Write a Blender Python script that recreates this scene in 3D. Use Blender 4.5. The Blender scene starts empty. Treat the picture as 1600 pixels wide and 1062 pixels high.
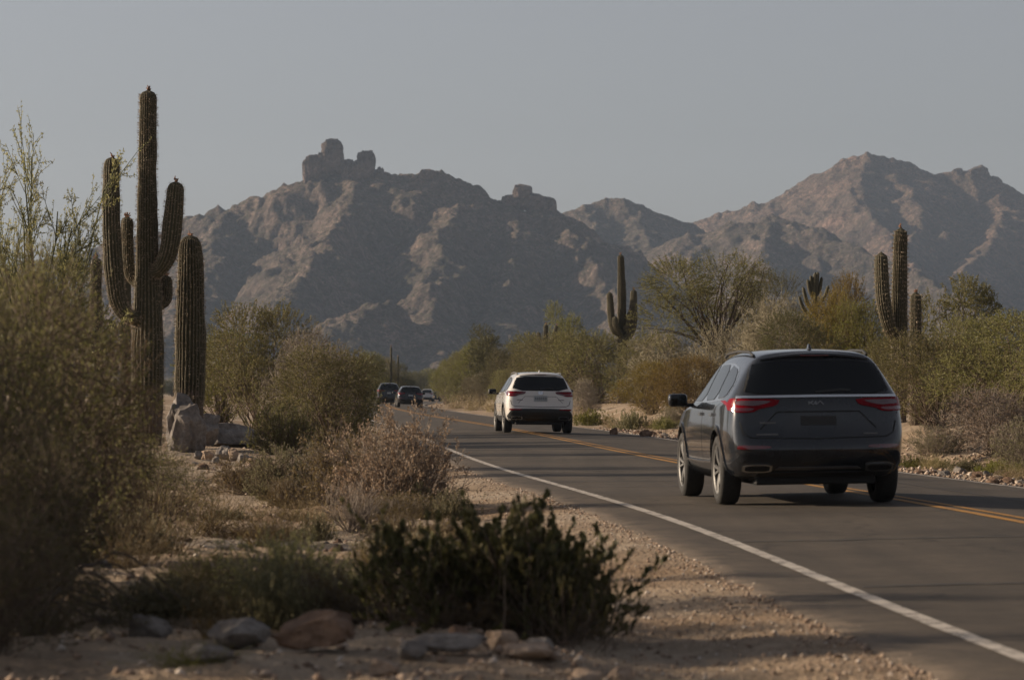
import bpy, bmesh, math, random
import numpy as np
from mathutils import Vector, Matrix
from mathutils.bvhtree import BVHTree
from mathutils.geometry import delaunay_2d_cdt

# ------------------------------------------------------------------ camera, sky, sun, exposure
scene = bpy.context.scene
COL = scene.collection
R = math.radians
F, CX, HY, CH = 5200.0, 800.0, 603.0, 1.32        # focal length in photo pixels, centre column, horizon row, eye height
cam_d = bpy.data.cameras.new("camera")
cam = bpy.data.objects.new("camera", cam_d); COL.objects.link(cam)
cam.location = (0, 0, CH)
cam.rotation_euler = (R(90) + math.atan((HY - 531.0) / F), 0, 0)
cam_d.sensor_width = 36.0
cam_d.lens = F / 1600.0 * 36.0
cam_d.clip_start = 0.5; cam_d.clip_end = 30000
cam_d.dof.use_dof = True
cam_d.dof.focus_distance = 72.0
cam_d.dof.aperture_fstop = 4.6
scene.camera = cam

SUN_FWD, SUN_EL = 10.0, 19.0                       # degrees ahead of square-left, degrees above the horizon
sdir = Vector((-math.cos(R(SUN_FWD)) * math.cos(R(SUN_EL)), math.sin(R(SUN_FWD)) * math.cos(R(SUN_EL)), math.sin(R(SUN_EL))))
world = bpy.data.worlds.new("World"); scene.world = world; world.use_nodes = True
wn = world.node_tree; wn.nodes.clear()
w_out = wn.nodes.new("ShaderNodeOutputWorld"); w_bg = wn.nodes.new("ShaderNodeBackground")
w_sky = wn.nodes.new("ShaderNodeTexSky"); w_hsv = wn.nodes.new("ShaderNodeHueSaturation")
w_sky.sky_type = 'NISHITA'; w_sky.sun_disc = False
w_sky.sun_elevation = R(SUN_EL); w_sky.sun_rotation = math.atan2(sdir.x, sdir.y)
w_sky.air_density = 1.0; w_sky.dust_density = 2.6; w_sky.ozone_density = 2.0; w_sky.altitude = 700
w_hsv.inputs["Saturation"].default_value = 0.36
w_bg.inputs["Strength"].default_value = 0.062
wn.links.new(w_sky.outputs[0], w_hsv.inputs["Color"]); 
w_tint = wn.nodes.new("ShaderNodeMix"); w_tint.data_type = 'RGBA'; w_tint.blend_type = 'MULTIPLY'; w_tint.inputs[0].default_value = 1.0; w_tint.inputs[7].default_value = (1.0, 0.95, 0.955, 1)
wn.links.new(w_hsv.outputs[0], w_tint.inputs[6]); wn.links.new(w_tint.outputs[2], w_bg.inputs["Color"])
wn.links.new(w_bg.outputs[0], w_out.inputs["Surface"])
sun_l = bpy.data.lights.new("sun", 'SUN'); sun_l.energy = 5.0; sun_l.angle = R(0.5); sun_l.color = (1.0, 0.81, 0.60)
sun = bpy.data.objects.new("sun", sun_l); COL.objects.link(sun)
sun.rotation_euler = sdir.to_track_quat('Z', 'Y').to_euler()
scene.view_settings.view_transform = 'Standard'; scene.view_settings.look = 'None'
scene.view_settings.exposure = 0.56; scene.view_settings.gamma = 1.0; scene.view_settings.use_curve_mapping = False
scene.cycles.use_denoising = True
scene.cycles.max_bounces = 6; scene.cycles.diffuse_bounces = 3; scene.cycles.transparent_max_bounces = 8
scene.cycles.volume_bounces = 0

# ------------------------------------------------------------------ helpers
def tag(o, label=None, cat=None, group=None, kind=None):
    if label: o["label"] = label
    if cat: o["category"] = cat
    if group: o["group"] = group
    if kind: o["kind"] = kind
    return o

def link(name, me, mat=None, parent=None, loc=None, rz=None):
    o = bpy.data.objects.new(name, me); COL.objects.link(o)
    if mat is not None and me is not None and len(me.materials) == 0:
        me.materials.append(mat)
    if parent is not None: o.parent = parent
    if loc is not None: o.location = loc
    if rz is not None: o.rotation_euler = (0, 0, rz)
    return o

def empty(name, loc=(0, 0, 0), rz=0.0):
    o = bpy.data.objects.new(name, None); COL.objects.link(o)
    o.location = loc; o.rotation_euler = (0, 0, rz); o.empty_display_size = 0.2
    return o

def copy_tree(o, parent=None, mats=None):
    c = o.copy(); COL.objects.link(c); c.parent = parent
    for ch in o.children: copy_tree(ch, c, mats)
    return c

def mesh_np(name, V, Fq, mat=None, smooth=False, attr=None):
    """V (n,3), Fq list of (m,k) index arrays with k = 3 or 4"""
    if not isinstance(Fq, (list, tuple)): Fq = [Fq]
    me = bpy.data.meshes.new(name)
    V = np.asarray(V, np.float32)
    me.vertices.add(len(V)); me.vertices.foreach_set("co", V.ravel())
    loops = np.concatenate([np.asarray(f, np.int32).ravel() for f in Fq])
    tot = np.concatenate([np.full(len(f), f.shape[1], np.int32) for f in Fq])
    st = np.zeros(len(tot), np.int32); st[1:] = np.cumsum(tot)[:-1]
    me.loops.add(len(loops)); me.loops.foreach_set("vertex_index", loops)
    me.polygons.add(len(tot)); me.polygons.foreach_set("loop_start", st)
    if attr is not None:
        a = me.attributes.new(attr[0], 'FLOAT', 'POINT'); a.data.foreach_set("value", np.asarray(attr[1], np.float32))
    me.update(calc_edges=True)
    if smooth: me.polygons.foreach_set("use_smooth", np.ones(len(tot), bool))
    if mat is not None: me.materials.append(mat)
    me.validate()
    return me

def bm_mesh(name, bm, mat=None, smooth=False):
    me = bpy.data.meshes.new(name); bmesh.ops.recalc_face_normals(bm, faces=bm.faces)
    bm.to_mesh(me); bm.free()
    if smooth: me.polygons.foreach_set("use_smooth", np.ones(len(me.polygons), bool))
    if mat is not None: me.materials.append(mat)
    return me

# lattice noise, vectorised
def _h(ix, iy, seed):
    n = (ix.astype(np.int64) * 374761393 + iy.astype(np.int64) * 668265263 + seed * 1442695041) & 0xFFFFFFFF
    n = ((n ^ (n >> 13)) * 1274126177) & 0xFFFFFFFF
    return ((n ^ (n >> 16)) & 0xFFFF) / 65535.0
def noise2(x, y, seed=0):
    x = np.asarray(x, float); y = np.asarray(y, float)
    ix = np.floor(x); iy = np.floor(y); fx = x - ix; fy = y - iy
    u = fx * fx * fx * (fx * (fx * 6 - 15) + 10); v = fy * fy * fy * (fy * (fy * 6 - 15) + 10)
    a = _h(ix, iy, seed); b = _h(ix + 1, iy, seed); c = _h(ix, iy + 1, seed); d = _h(ix + 1, iy + 1, seed)
    return ((a * (1 - u) + b * u) * (1 - v) + (c * (1 - u) + d * u) * v) * 2 - 1
def fbm(x, y, oct=4, seed=0, gain=0.5, ridged=False):
    s = 0; a = 1.0; t = 0
    for i in range(oct):
        n = noise2(x * 2 ** i + 13.7 * i, y * 2 ** i - 7.1 * i, seed + i)
        s = s + a * ((1 - 2 * np.abs(n)) if ridged else n); t += a; a *= gain
    return s / t

# ------------------------------------------------------------------ road line and ground height
RY = np.array([-400., -30, 0, 16, 33.5, 57, 91.5, 163, 237, 300, 400, 500, 620, 800, 1100, 1500])
RX = np.array([35., 9.3, 7.1, 5.95, 5.0, 3.0, 0.75, -4.3, -8.6, -11.2, -13.3, -13.0, -9.0, 4.0, 40., 110.])
_m = np.gradient(RX, RY)
def xc(y):
    y = np.asarray(y, float); i = np.clip(np.searchsorted(RY, y) - 1, 0, len(RY) - 2)
    h = RY[i + 1] - RY[i]; t = np.clip((y - RY[i]) / h, 0, 1)
    return ((2*t**3 - 3*t*t + 1) * RX[i] + (t**3 - 2*t*t + t) * h * _m[i] + (-2*t**3 + 3*t*t) * RX[i + 1] + (t**3 - t*t) * h * _m[i + 1])
def sstep(a, b, x):
    t = np.clip((np.asarray(x, float) - a) / (b - a), 0, 1); return t * t * (3 - 2 * t)
def prof(y):
    return np.interp(y, [-400, 110, 255, 480, 700, 1400], [0, 0, -0.2, -0.9, -1.5, -2.2])
U_L, U_R = -3.35, 3.30                              # white lines, measured from the double yellow
def road_z(u, y):
    return prof(y) - 0.012 * np.clip(-u, 0, 9) - 0.034 * np.clip(u, 0, 9)
def gz(x, y):
    x = np.asarray(x, float); y = np.asarray(y, float)
    u = x - xc(y); p = prof(y)
    n1 = fbm(x * 0.25, y * 0.25, 3, 11); n2 = fbm(x * 1.4, y * 1.4, 3, 23); n3 = fbm(x * 5.5, y * 5.5, 2, 31)
    out_l = sstep(3.9, 6.5, -u); out_r = sstep(4.1, 6.0, u)
    z = p - 0.066 - 0.05 * sstep(4.1, 5.4, -u) - 0.13 * sstep(3.3, 3.9, u)
    z = z + 0.15 * sstep(4.8, 6.2, -u) * (1 - sstep(19, 34, y))
    z = z + out_l * (0.09 * n1 + 0.085 * n2 - 0.02) + out_r * (0.16 * n1 + 0.10 * n2)
    off = np.maximum(sstep(3.9, 4.6, -u), sstep(3.6, 4.4, u))
    near = np.exp(-np.clip(y, 0, 400) / 60.0)
    z = z + off * 0.035 * n3 * near + 0.010 * n3 * sstep(3.65, 4.0, -u) * near
    z = z + 0.75 * sstep(5.0, 9.5, u) + 0.35 * sstep(10, 40, u)              # bank on the right
    z = z + 0.40 * sstep(5, 12, -u) * sstep(45, 70, y) + 0.35 * sstep(8, 30, -u)
    far = sstep(600, 1500, np.hypot(x, y)); z = z * (1 - far) + far * -2.2
    road = (1 - sstep(3.55, 3.74, -u)) * (1 - sstep(3.6, 3.75, u))            # the ground lies below the asphalt
    return z - 0.10 * road
def gzf(x, y): return float(gz(x, y))
def atx(px, d): return (px - CX) / F * d
def zpx(py, d): return CH + (HY - py) / F * d

# ------------------------------------------------------------------ materials
def new_mat(name):
    m = bpy.data.materials.new(name); m.use_nodes = True
    nt = m.node_tree; nt.nodes.clear()
    out = nt.nodes.new("ShaderNodeOutputMaterial"); return m, nt, out
def N(nt, t, **kw):
    n = nt.nodes.new(t)
    for k, v in kw.items():
        if k in n.inputs: n.inputs[k].default_value = v
        else: setattr(n, k, v)
    return n
def ramp(nt, fac, stops):
    r = nt.nodes.new("ShaderNodeValToRGB"); e = r.color_ramp.elements
    while len(e) < len(stops): e.new(0.5)
    for i, (p, c) in enumerate(stops):
        e[i].position = p; e[i].color = (*c, 1) if len(c) == 3 else c
    nt.links.new(fac, r.inputs[0]); return r.outputs[0]
def mix(nt, fac, a, b, blend='MIX'):
    m = nt.nodes.new("ShaderNodeMix"); m.data_type = 'RGBA'; m.blend_type = blend
    for s, v in ((m.inputs[0], fac), (m.inputs[6], a), (m.inputs[7], b)):
        if hasattr(v, "is_output"): nt.links.new(v, s)
        elif isinstance(v, (int, float)): s.default_value = v
        else: s.default_value = (*v, 1)
    return m.outputs[2]
def mathn(nt, op, a, b=0.5):
    m = nt.nodes.new("ShaderNodeMath"); m.operation = op
    for s, v in ((m.inputs[0], a), (m.inputs[1], b)):
        if hasattr(v, "is_output"): nt.links.new(v, s)
        else: s.default_value = v
    return m.outputs[0]
def coords(nt, kind="Object", scale=None):
    t = nt.nodes.new("ShaderNodeTexCoord"); o = t.outputs[kind]
    if scale is not None:
        mp = nt.nodes.new("ShaderNodeMapping"); mp.inputs["Scale"].default_value = scale
        nt.links.new(o, mp.inputs[0]); o = mp.outputs[0]
    return o
def noise(nt, vec, scale, detail=4, rough=0.55):
    n = N(nt, "ShaderNodeTexNoise"); n.inputs["Scale"].default_value = scale
    n.inputs["Detail"].default_value = detail; n.inputs["Roughness"].default_value = rough
    nt.links.new(vec, n.inputs["Vector"]); return n.outputs["Fac"]
def bump(nt, h, dist, strength=1.0, nrm=None):
    b = nt.nodes.new("ShaderNodeBump"); b.inputs["Strength"].default_value = strength; b.inputs["Distance"].default_value = dist
    nt.links.new(h, b.inputs["Height"])
    if nrm is not None: nt.links.new(nrm, b.inputs["Normal"])
    return b.outputs[0]
def principled(nt, out, color, rough=0.8, nrm=None, metal=0.0, spec=0.5, coat=0.0):
    p = nt.nodes.new("ShaderNodeBsdfPrincipled")
    for s, v in ((p.inputs["Base Color"], color), (p.inputs["Roughness"], rough)):
        if hasattr(v, "is_output"): nt.links.new(v, s)
        elif isinstance(v, (int, float)): s.default_value = v
        else: s.default_value = (*v, 1)
    p.inputs["Metallic"].default_value = metal; p.inputs["Specular IOR Level"].default_value = spec
    p.inputs["Coat Weight"].default_value = coat; p.inputs["Coat Roughness"].default_value = 0.03
    if nrm is not None: nt.links.new(nrm, p.inputs["Normal"])
    nt.links.new(p.outputs[0], out.inputs[0]); return p

M = {}
def simple(name, color, rough=0.6, metal=0.0, spec=0.5, coat=0.0, var=0.15, scale=6.0, bmp=0.0):
    m, nt, out = new_mat(name); c = coords(nt)
    n = noise(nt, c, scale, 5)
    lo = tuple(v * (1 - var) for v in color); hi = tuple(min(1, v * (1 + var)) for v in color)
    col = ramp(nt, n, [(0.3, lo), (0.7, hi)])
    nr = bump(nt, n, bmp) if bmp else None
    principled(nt, out, col, rough, nr, metal, spec, coat); M[name] = m; return m

def leaf_mat(name, c1, c2, c3, transl=0.45):
    m, nt, out = new_mat(name)
    g = nt.nodes.new("ShaderNodeNewGeometry"); oi = nt.nodes.new("ShaderNodeObjectInfo")
    col = ramp(nt, g.outputs["Random Per Island"], [(0.0, c1), (0.55, c2), (1.0, c3)])
    hs = N(nt, "ShaderNodeHueSaturation")
    v = nt.nodes.new("ShaderNodeMapRange"); v.inputs[3].default_value = 0.8; v.inputs[4].default_value = 1.2
    nt.links.new(oi.outputs["Random"], v.inputs[0]); nt.links.new(v.outputs[0], hs.inputs["Value"])
    h = nt.nodes.new("ShaderNodeMapRange"); h.inputs[3].default_value = 0.485; h.inputs[4].default_value = 0.51
    nt.links.new(oi.outputs["Random"], h.inputs[0]); nt.links.new(h.outputs[0], hs.inputs["Hue"])
    nt.links.new(col, hs.inputs["Color"])
    d = N(nt, "ShaderNodeBsdfPrincipled"); d.inputs["Roughness"].default_value = 0.55; d.inputs["Specular IOR Level"].default_value = 0.3
    t = nt.nodes.new("ShaderNodeBsdfTranslucent"); mx = nt.nodes.new("ShaderNodeMixShader"); mx.inputs[0].default_value = transl
    nt.links.new(hs.outputs[0], d.inputs["Base Color"]); nt.links.new(hs.outputs[0], t.inputs[0])
    nt.links.new(d.outputs[0], mx.inputs[1]); nt.links.new(t.outputs[0], mx.inputs[2]); nt.links.new(mx.outputs[0], out.inputs[0])
    M[name] = m; return m

leaf_mat("leaf_creosote", (0.10, 0.104, 0.032), (0.175, 0.168, 0.058), (0.29, 0.265, 0.11))
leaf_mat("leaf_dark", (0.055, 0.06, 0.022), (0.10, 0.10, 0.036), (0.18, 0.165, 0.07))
leaf_mat("leaf_gold", (0.12, 0.09, 0.015), (0.20, 0.15, 0.025), (0.28, 0.21, 0.05))
leaf_mat("leaf_paloverde", (0.105, 0.108, 0.033), (0.165, 0.158, 0.054), (0.25, 0.23, 0.095))
leaf_mat("leaf_grey", (0.115, 0.105, 0.055), (0.18, 0.165, 0.09), (0.28, 0.25, 0.15))
leaf_mat("leaf_pink", (0.15, 0.10, 0.065), (0.26, 0.18, 0.125), (0.40, 0.30, 0.22))
leaf_mat("leaf_jojoba", (0.055, 0.057, 0.022), (0.095, 0.092, 0.036), (0.16, 0.143, 0.062), 0.35)
leaf_mat("leaf_brown", (0.09, 0.065, 0.03), (0.15, 0.11, 0.05), (0.24, 0.18, 0.09))
leaf_mat("leaf_pale", (0.22, 0.21, 0.08), (0.32, 0.30, 0.13), (0.42, 0.38, 0.19), 0.5)
leaf_mat("leaf_lime", (0.10, 0.11, 0.02), (0.17, 0.17, 0.03), (0.25, 0.23, 0.06))
leaf_mat("straw", (0.22, 0.17, 0.08), (0.33, 0.26, 0.13), (0.45, 0.37, 0.22), 0.25)
simple("bark_dark", (0.055, 0.042, 0.032), 0.9, var=0.4, scale=20)
simple("bark_green", (0.09, 0.095, 0.04), 0.8, var=0.3, scale=12)
simple("twig_brown", (0.13, 0.095, 0.07), 0.9, var=0.35, scale=15)
simple("twig_pale", (0.27, 0.235, 0.16), 0.9, var=0.35, scale=15)
simple("twig_grey", (0.20, 0.165, 0.135), 0.9, var=0.3, scale=15)

def rock_mat(name, c1, c2, c3, scale=3.0):
    m, nt, out = new_mat(name); c = coords(nt)
    n1 = noise(nt, c, scale, 8, 0.65); n2 = noise(nt, c, scale * 6, 6, 0.7)
    col = ramp(nt, n1, [(0.3, c1), (0.52, c2), (0.72, c3)])
    col = mix(nt, 0.5, col, ramp(nt, n2, [(0.35, (0.35, 0.35, 0.35)), (0.65, (1, 1, 1))]), 'MULTIPLY')
    h = mathn(nt, 'ADD', n1, mathn(nt, 'MULTIPLY', n2, 0.35))
    principled(nt, out, col, 0.9, bump(nt, h, 0.05, 0.9), spec=0.25); M[name] = m; return m
rock_mat("rock_tan", (0.24, 0.17, 0.12), (0.36, 0.27, 0.20), (0.48, 0.38, 0.30))
rock_mat("rock_grey", (0.12, 0.105, 0.095), (0.22, 0.195, 0.175), (0.36, 0.33, 0.30))
rock_mat("rock_red", (0.10, 0.062, 0.042), (0.19, 0.12, 0.08), (0.30, 0.20, 0.14))

# ground
m, nt, out = new_mat("desert_soil"); c = coords(nt)
n1 = noise(nt, c, 0.22, 5); n2 = noise(nt, c, 2.3, 6, 0.65); n3 = noise(nt, c, 38, 4, 0.7)
col = ramp(nt, n1, [(0.35, (0.28, 0.20, 0.13)), (0.5, (0.35, 0.275, 0.20)), (0.66, (0.43, 0.36, 0.28))])
col = mix(nt, 0.6, col, ramp(nt, n2, [(0.3, (0.45, 0.42, 0.38)), (0.62, (1, 1, 1))]), 'MULTIPLY')
vo = N(nt, "ShaderNodeTexVoronoi"); vo.inputs["Scale"].default_value = 26; nt.links.new(c, vo.inputs["Vector"])
peb = ramp(nt, vo.outputs["Color"], [(0.0, (0.62, 0.6, 0.58)), (1.0, (1.25, 1.2, 1.15))])
col = mix(nt, 0.55, col, peb, 'MULTIPLY')
h = mathn(nt, 'ADD', mathn(nt, 'MULTIPLY', vo.outputs["Distance"], -0.8), n3)
principled(nt, out, col, 0.95, bump(nt, h, 0.022, 1.0, bump(nt, n2, 0.08, 0.7)), spec=0.15); M["desert_soil"] = m

# asphalt
m, nt, out = new_mat("asphalt"); c = coords(nt)
n1 = noise(nt, c, 0.35, 4); n2 = noise(nt, c, 90, 3, 0.7); n3 = noise(nt, coords(nt, scale=(1.6, 0.06, 1)), 1.0, 5)
col = ramp(nt, n1, [(0.3, (0.038, 0.031, 0.024)), (0.7, (0.078, 0.064, 0.049))])
col = mix(nt, 0.7, col, ramp(nt, n3, [(0.35, (0.66, 0.66, 0.66)), (0.6, (1.08, 1.06, 1.04))]), 'MULTIPLY')
col = mix(nt, 0.5, col, ramp(nt, n2, [(0.3, (0.35, 0.35, 0.35)), (0.7, (1.8, 1.72, 1.65))]), 'MULTIPLY')
nm_ = noise(nt, c, 7.0, 6, 0.7)
col = mix(nt, 0.8, col, ramp(nt, nm_, [(0.32, (0.68, 0.68, 0.68)), (0.66, (1.22, 1.2, 1.17))]), 'MULTIPLY')
at = N(nt, "ShaderNodeAttribute"); at.attribute_name = "edge"
nd = noise(nt, c, 3.2, 8, 0.78)
dust = mathn(nt, 'MULTIPLY', at.outputs["Fac"], ramp(nt, nd, [(0.40, (0, 0, 0)), (0.62, (1, 1, 1))]))
col = mix(nt, dust, col, (0.17, 0.13, 0.095))
wv = N(nt, "ShaderNodeTexVoronoi"); wv.feature = 'DISTANCE_TO_EDGE'; wv.inputs["Scale"].default_value = 0.22
wc = N(nt, "ShaderNodeMapping"); nt.links.new(c, wc.inputs[0]); wc.inputs["Scale"].default_value = (1, 0.55, 1)
wd = nt.nodes.new("ShaderNodeVectorMath"); wd.operation = 'ADD'
nn = N(nt, "ShaderNodeTexNoise"); nn.inputs["Scale"].default_value = 1.1; nn.inputs["Detail"].default_value = 5; nt.links.new(c, nn.inputs["Vector"])
nt.links.new(wc.outputs[0], wd.inputs[0]); nt.links.new(nn.outputs["Color"], wd.inputs[1]); nt.links.new(wd.outputs[0], wv.inputs["Vector"])
crack = ramp(nt, wv.outputs["Distance"], [(0.0, (0.25, 0.25, 0.25)), (0.006, (1, 1, 1))])
col = mix(nt, 0.75, col, crack, 'MULTIPLY')
principled(nt, out, col, 0.82, bump(nt, n2, 0.006, 0.8), spec=0.35); M["asphalt"] = m

def paint_mat(name, color, wear):
    m, nt, out = new_mat(name); c = coords(nt)
    n1 = noise(nt, c, 5.0, 8, 0.75); n2 = noise(nt, c, 60, 4, 0.7)
    f = mathn(nt, 'ADD', mathn(nt, 'MULTIPLY', n1, 0.65), mathn(nt, 'MULTIPLY', n2, 0.35))
    col = ramp(nt, f, [(wear - 0.03, (0.075, 0.068, 0.06)), (wear + 0.05, color), (0.8, tuple(min(1, v * 1.12) for v in color))])
    principled(nt, out, col, 0.75, bump(nt, n2, 0.004, 0.6), spec=0.3); M[name] = m
paint_mat("paint_white", (0.43, 0.39, 0.345), 0.455)
paint_mat("paint_yellow", (0.34, 0.17, 0.035), 0.43)

# mountain rock: granite slopes with scrub
def mountain_mat(name, rocky, tint=(1, 1, 1)):
    m, nt, out = new_mat(name); c = coords(nt)
    n1 = noise(nt, c, 0.011, 6, 0.6); n2 = noise(nt, c, 0.10, 8, 0.7); n3 = noise(nt, c, 0.45, 5, 0.7)
    col = ramp(nt, n1, [(0.3, (0.095, 0.081, 0.074)), (0.5, (0.15, 0.12, 0.105)), (0.68, (0.225, 0.172, 0.148))])
    col = mix(nt, 0.6, col, ramp(nt, n2, [(0.38, (0.30, 0.29, 0.29)), (0.60, (1.45, 1.4, 1.36))]), 'MULTIPLY')
    col = mix(nt, 1.0, col, tint, 'MULTIPLY')
    v2 = N(nt, "ShaderNodeTexVoronoi"); v2.inputs["Scale"].default_value = 0.24; nt.links.new(c, v2.inputs["Vector"])
    col = mix(nt, 0.7, col, ramp(nt, v2.outputs["Color"], [(0.1, (0.55, 0.54, 0.53)), (0.9, (1.5, 1.45, 1.4))]), 'MULTIPLY')
    g = nt.nodes.new("ShaderNodeNewGeometry"); sx = nt.nodes.new("ShaderNodeSeparateXYZ"); nt.links.new(g.outputs["Normal"], sx.inputs[0])
    flat = ramp(nt, sx.outputs["Z"], [(0.45, (0, 0, 0)), (0.8, (1, 1, 1))])
    scrub = mathn(nt, 'MULTIPLY', flat, ramp(nt, n3, [(0.47, (0, 0, 0)), (0.54, (1, 1, 1))]))
    scrub = mathn(nt, 'MULTIPLY', scrub, rocky)
    col = mix(nt, scrub, col, (0.075, 0.075, 0.045))
    vo = N(nt, "ShaderNodeTexVoronoi"); vo.inputs["Scale"].default_value = 0.16; nt.links.new(c, vo.inputs["Vector"])
    hh = mathn(nt, 'ADD', mathn(nt, 'MULTIPLY', vo.outputs["Distance"], -0.7), n3)
    principled(nt, out, col, 0.95, bump(nt, hh, 5.0, 1.0, bump(nt, n2, 7.0, 0.6)), spec=0.1); M[name] = m
mountain_mat("mountain_rock", 0.8); mountain_mat("mountain_rock_red", 0.7, (1.08, 0.97, 0.94)); mountain_mat("pinnacle_rock", 0.2)

# ------------------------------------------------------------------ ground
def spread(lo, hi, step, far, g=1.16):
    a = list(np.arange(lo, hi, step)); s = step; v = hi
    while v < far: a.append(v); s *= g; v += s
    a.append(far); s = step; v = lo - step
    pre = []
    while v > -far: pre.append(v); s *= g; v -= s
    return np.array([-far] + pre[::-1] + a)
FAR = 4900.0
gx = spread(-9.0, 9.0, 0.13, FAR)
gy0 = np.concatenate([np.arange(14, 45, 0.16), np.arange(45, 110, 0.35), np.arange(110, 300, 1.6)])
s = 1.6; v = 300.0; up = []
while v < FAR: up.append(v); s *= 1.12; v += s
dn = []; s = 0.16; v = 14 - 0.16
while v > -FAR: dn.append(v); s *= 1.16; v -= s
gy = np.array([-FAR] + dn[::-1] + list(gy0) + up + [FAR])
XX, YY = np.meshgrid(gx + 0 * gx, gy)
XX = XX + np.where(np.abs(XX) < 400, 1, 0) * (np.clip(xc(YY) - 4.2, -14, 4)) * (1 - sstep(9, 400, np.abs(XX)))
ZZ = gz(XX, YY)
V = np.stack([XX, YY, ZZ], -1).reshape(-1, 3)
def grid_faces(nr, nc):
    i = np.arange(nr * nc).reshape(nr, nc)
    return np.stack([i[:-1, :-1].ravel(), i[:-1, 1:].ravel(), i[1:, 1:].ravel(), i[1:, :-1].ravel()], -1)
ground = link("ground", mesh_np("ground", V, grid_faces(*XX.shape), M["desert_soil"], True))
tag(ground, "reddish brown stony desert soil on both sides of the road", "ground", kind="structure")

# ------------------------------------------------------------------ road with markings
ry = np.concatenate([np.arange(-60, 10, 2.0), np.arange(10, 60, 0.07), np.arange(60, 130, 0.5), np.arange(130, 1000, 3.0)])
us = np.array([-4.02, -3.97, -3.8, -3.6, -3.3, -2.8, -2, -1, 0, 1, 2, 3, 3.3, 3.5, 3.58, 3.66])
UU, RYY = np.meshgrid(us, ry)
crl = 0.16 * fbm(ry * 0.5, ry * 0 + 3.3, 6, 5, 0.75) + 0.02
crr = 0.12 * fbm(ry * 0.5, ry * 0 + 9.3, 6, 6, 0.75)
wl = np.clip((-UU - 3.3) / 0.7, 0, 1); wr = np.clip((UU - 3.3) / 0.3, 0, 1)
UU = UU + wl * crl[:, None] + wr * crr[:, None]
RZ = road_z(UU, RYY)
RZ[:, 0] -= 0.05; RZ[:, 1] -= 0.004; RZ[:, -1] -= 0.14; RZ[:, -2] -= 0.03
RXX = xc(RYY) + UU
edge = np.clip((-us[None, :] + 0 * UU - 3.42) / 0.5, 0, 1) * 0.75 + np.clip((UU - 3.3) / 0.25, 0, 1) * 0.7 + 0.12 * np.exp(-((UU + 3.0) / 0.5) ** 2)
road = link("road", mesh_np("road", np.stack([RXX, RYY, RZ], -1).reshape(-1, 3), grid_faces(*RXX.shape), M["asphalt"], False, ("edge", edge.ravel())))
tag(road, "two lane grey asphalt road curving away through the desert", "road", kind="structure")
def marking(name, u, w, mat):
    y = np.concatenate([np.arange(-60, 10, 2.0), np.arange(10, 130, 0.25), np.arange(130, 900, 3.0)])
    e1 = 0.008 * fbm(y * 6, y * 0, 3, 41); e2 = 0.008 * fbm(y * 6, y * 0 + 5, 3, 42)
    uu = np.stack([u - w / 2 + e1, u + 0 * y, u + w / 2 + e2], -1); yy = np.repeat(y[:, None], 3, 1)
    ve = np.stack([xc(yy) + uu, yy, road_z(uu, yy) + 0.005], -1).reshape(-1, 3)
    return link(name, mesh_np(name, ve, grid_faces(len(y), 3), mat), None, road)
marking("edge_line", U_L, 0.115, M["paint_white"]); marking("edge_line", U_R, 0.11, M["paint_white"])
marking("centre_line", -0.12, 0.11, M["paint_yellow"]); marking("centre_line", 0.12, 0.11, M["paint_yellow"])

# thin dark wavering lines laid across and along the lanes
def dark_line(pts, w, seed):
    rng = np.random.default_rng(seed); P = np.array(pts, float); n = 40; t = np.linspace(0, 1, n); k = np.linspace(0, 1, len(P))
    y = np.interp(t, k, P[:, 1]) + .10 * fbm(t * 9 + seed, t * 0, 4, seed, .6); u = np.interp(t, k, P[:, 0]) + (.06 * fbm(t * 11, t * 0 + seed, 4, seed + 2, .6))
    ww = w * (.75 + .5 * rng.uniform(0, 1, n)); T = nrm2(np.stack([np.gradient(u), np.gradient(y)], -1)); Nn = np.stack([-T[:, 1], T[:, 0]], -1)
    a = np.stack([u, y], -1); L_ = a + Nn * ww[:, None] / 2; R_ = a - Nn * ww[:, None] / 2
    q = np.stack([L_, R_], 1).reshape(-1, 2); ve = np.stack([xc(q[:, 1]) + q[:, 0], q[:, 1], road_z(q[:, 0], q[:, 1]) + .0065], -1)
    link("dark_strip", mesh_np("dark_strip", ve, grid_faces(n, 2), M["dark_line"]), None, road)
def nrm2(a): return a / np.maximum(np.linalg.norm(a, axis=1, keepdims=True), 1e-9)
simple("dark_line", (0.016, 0.015, 0.014), .55, var=.3, scale=4)
for i, (y0, ua, ub, sk) in enumerate([(22.5, -3.2, -.4, .5), (29, -3.3, 3.2, .9), (44.5, -3.3, 3.3, .6), (47.2, -3.3, 1.2, -.3), (52.5, -3.3, 3.2, 1.0), (61, -3.3, 3.2, .4), (70, -3.3, .5, .8), (83, -3.3, 3.2, .5), (108, -3.3, 3.2, .6), (131, -3.2, 3.2, .2)]):
    dark_line([(ua, y0), ((ua + ub) / 2, y0 + sk * .6), (ub, y0 + sk)], .045 + .0004 * y0, i)
dark_line([(1.75, 18), (1.6, 40), (1.8, 75)], .03, 30)

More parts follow.
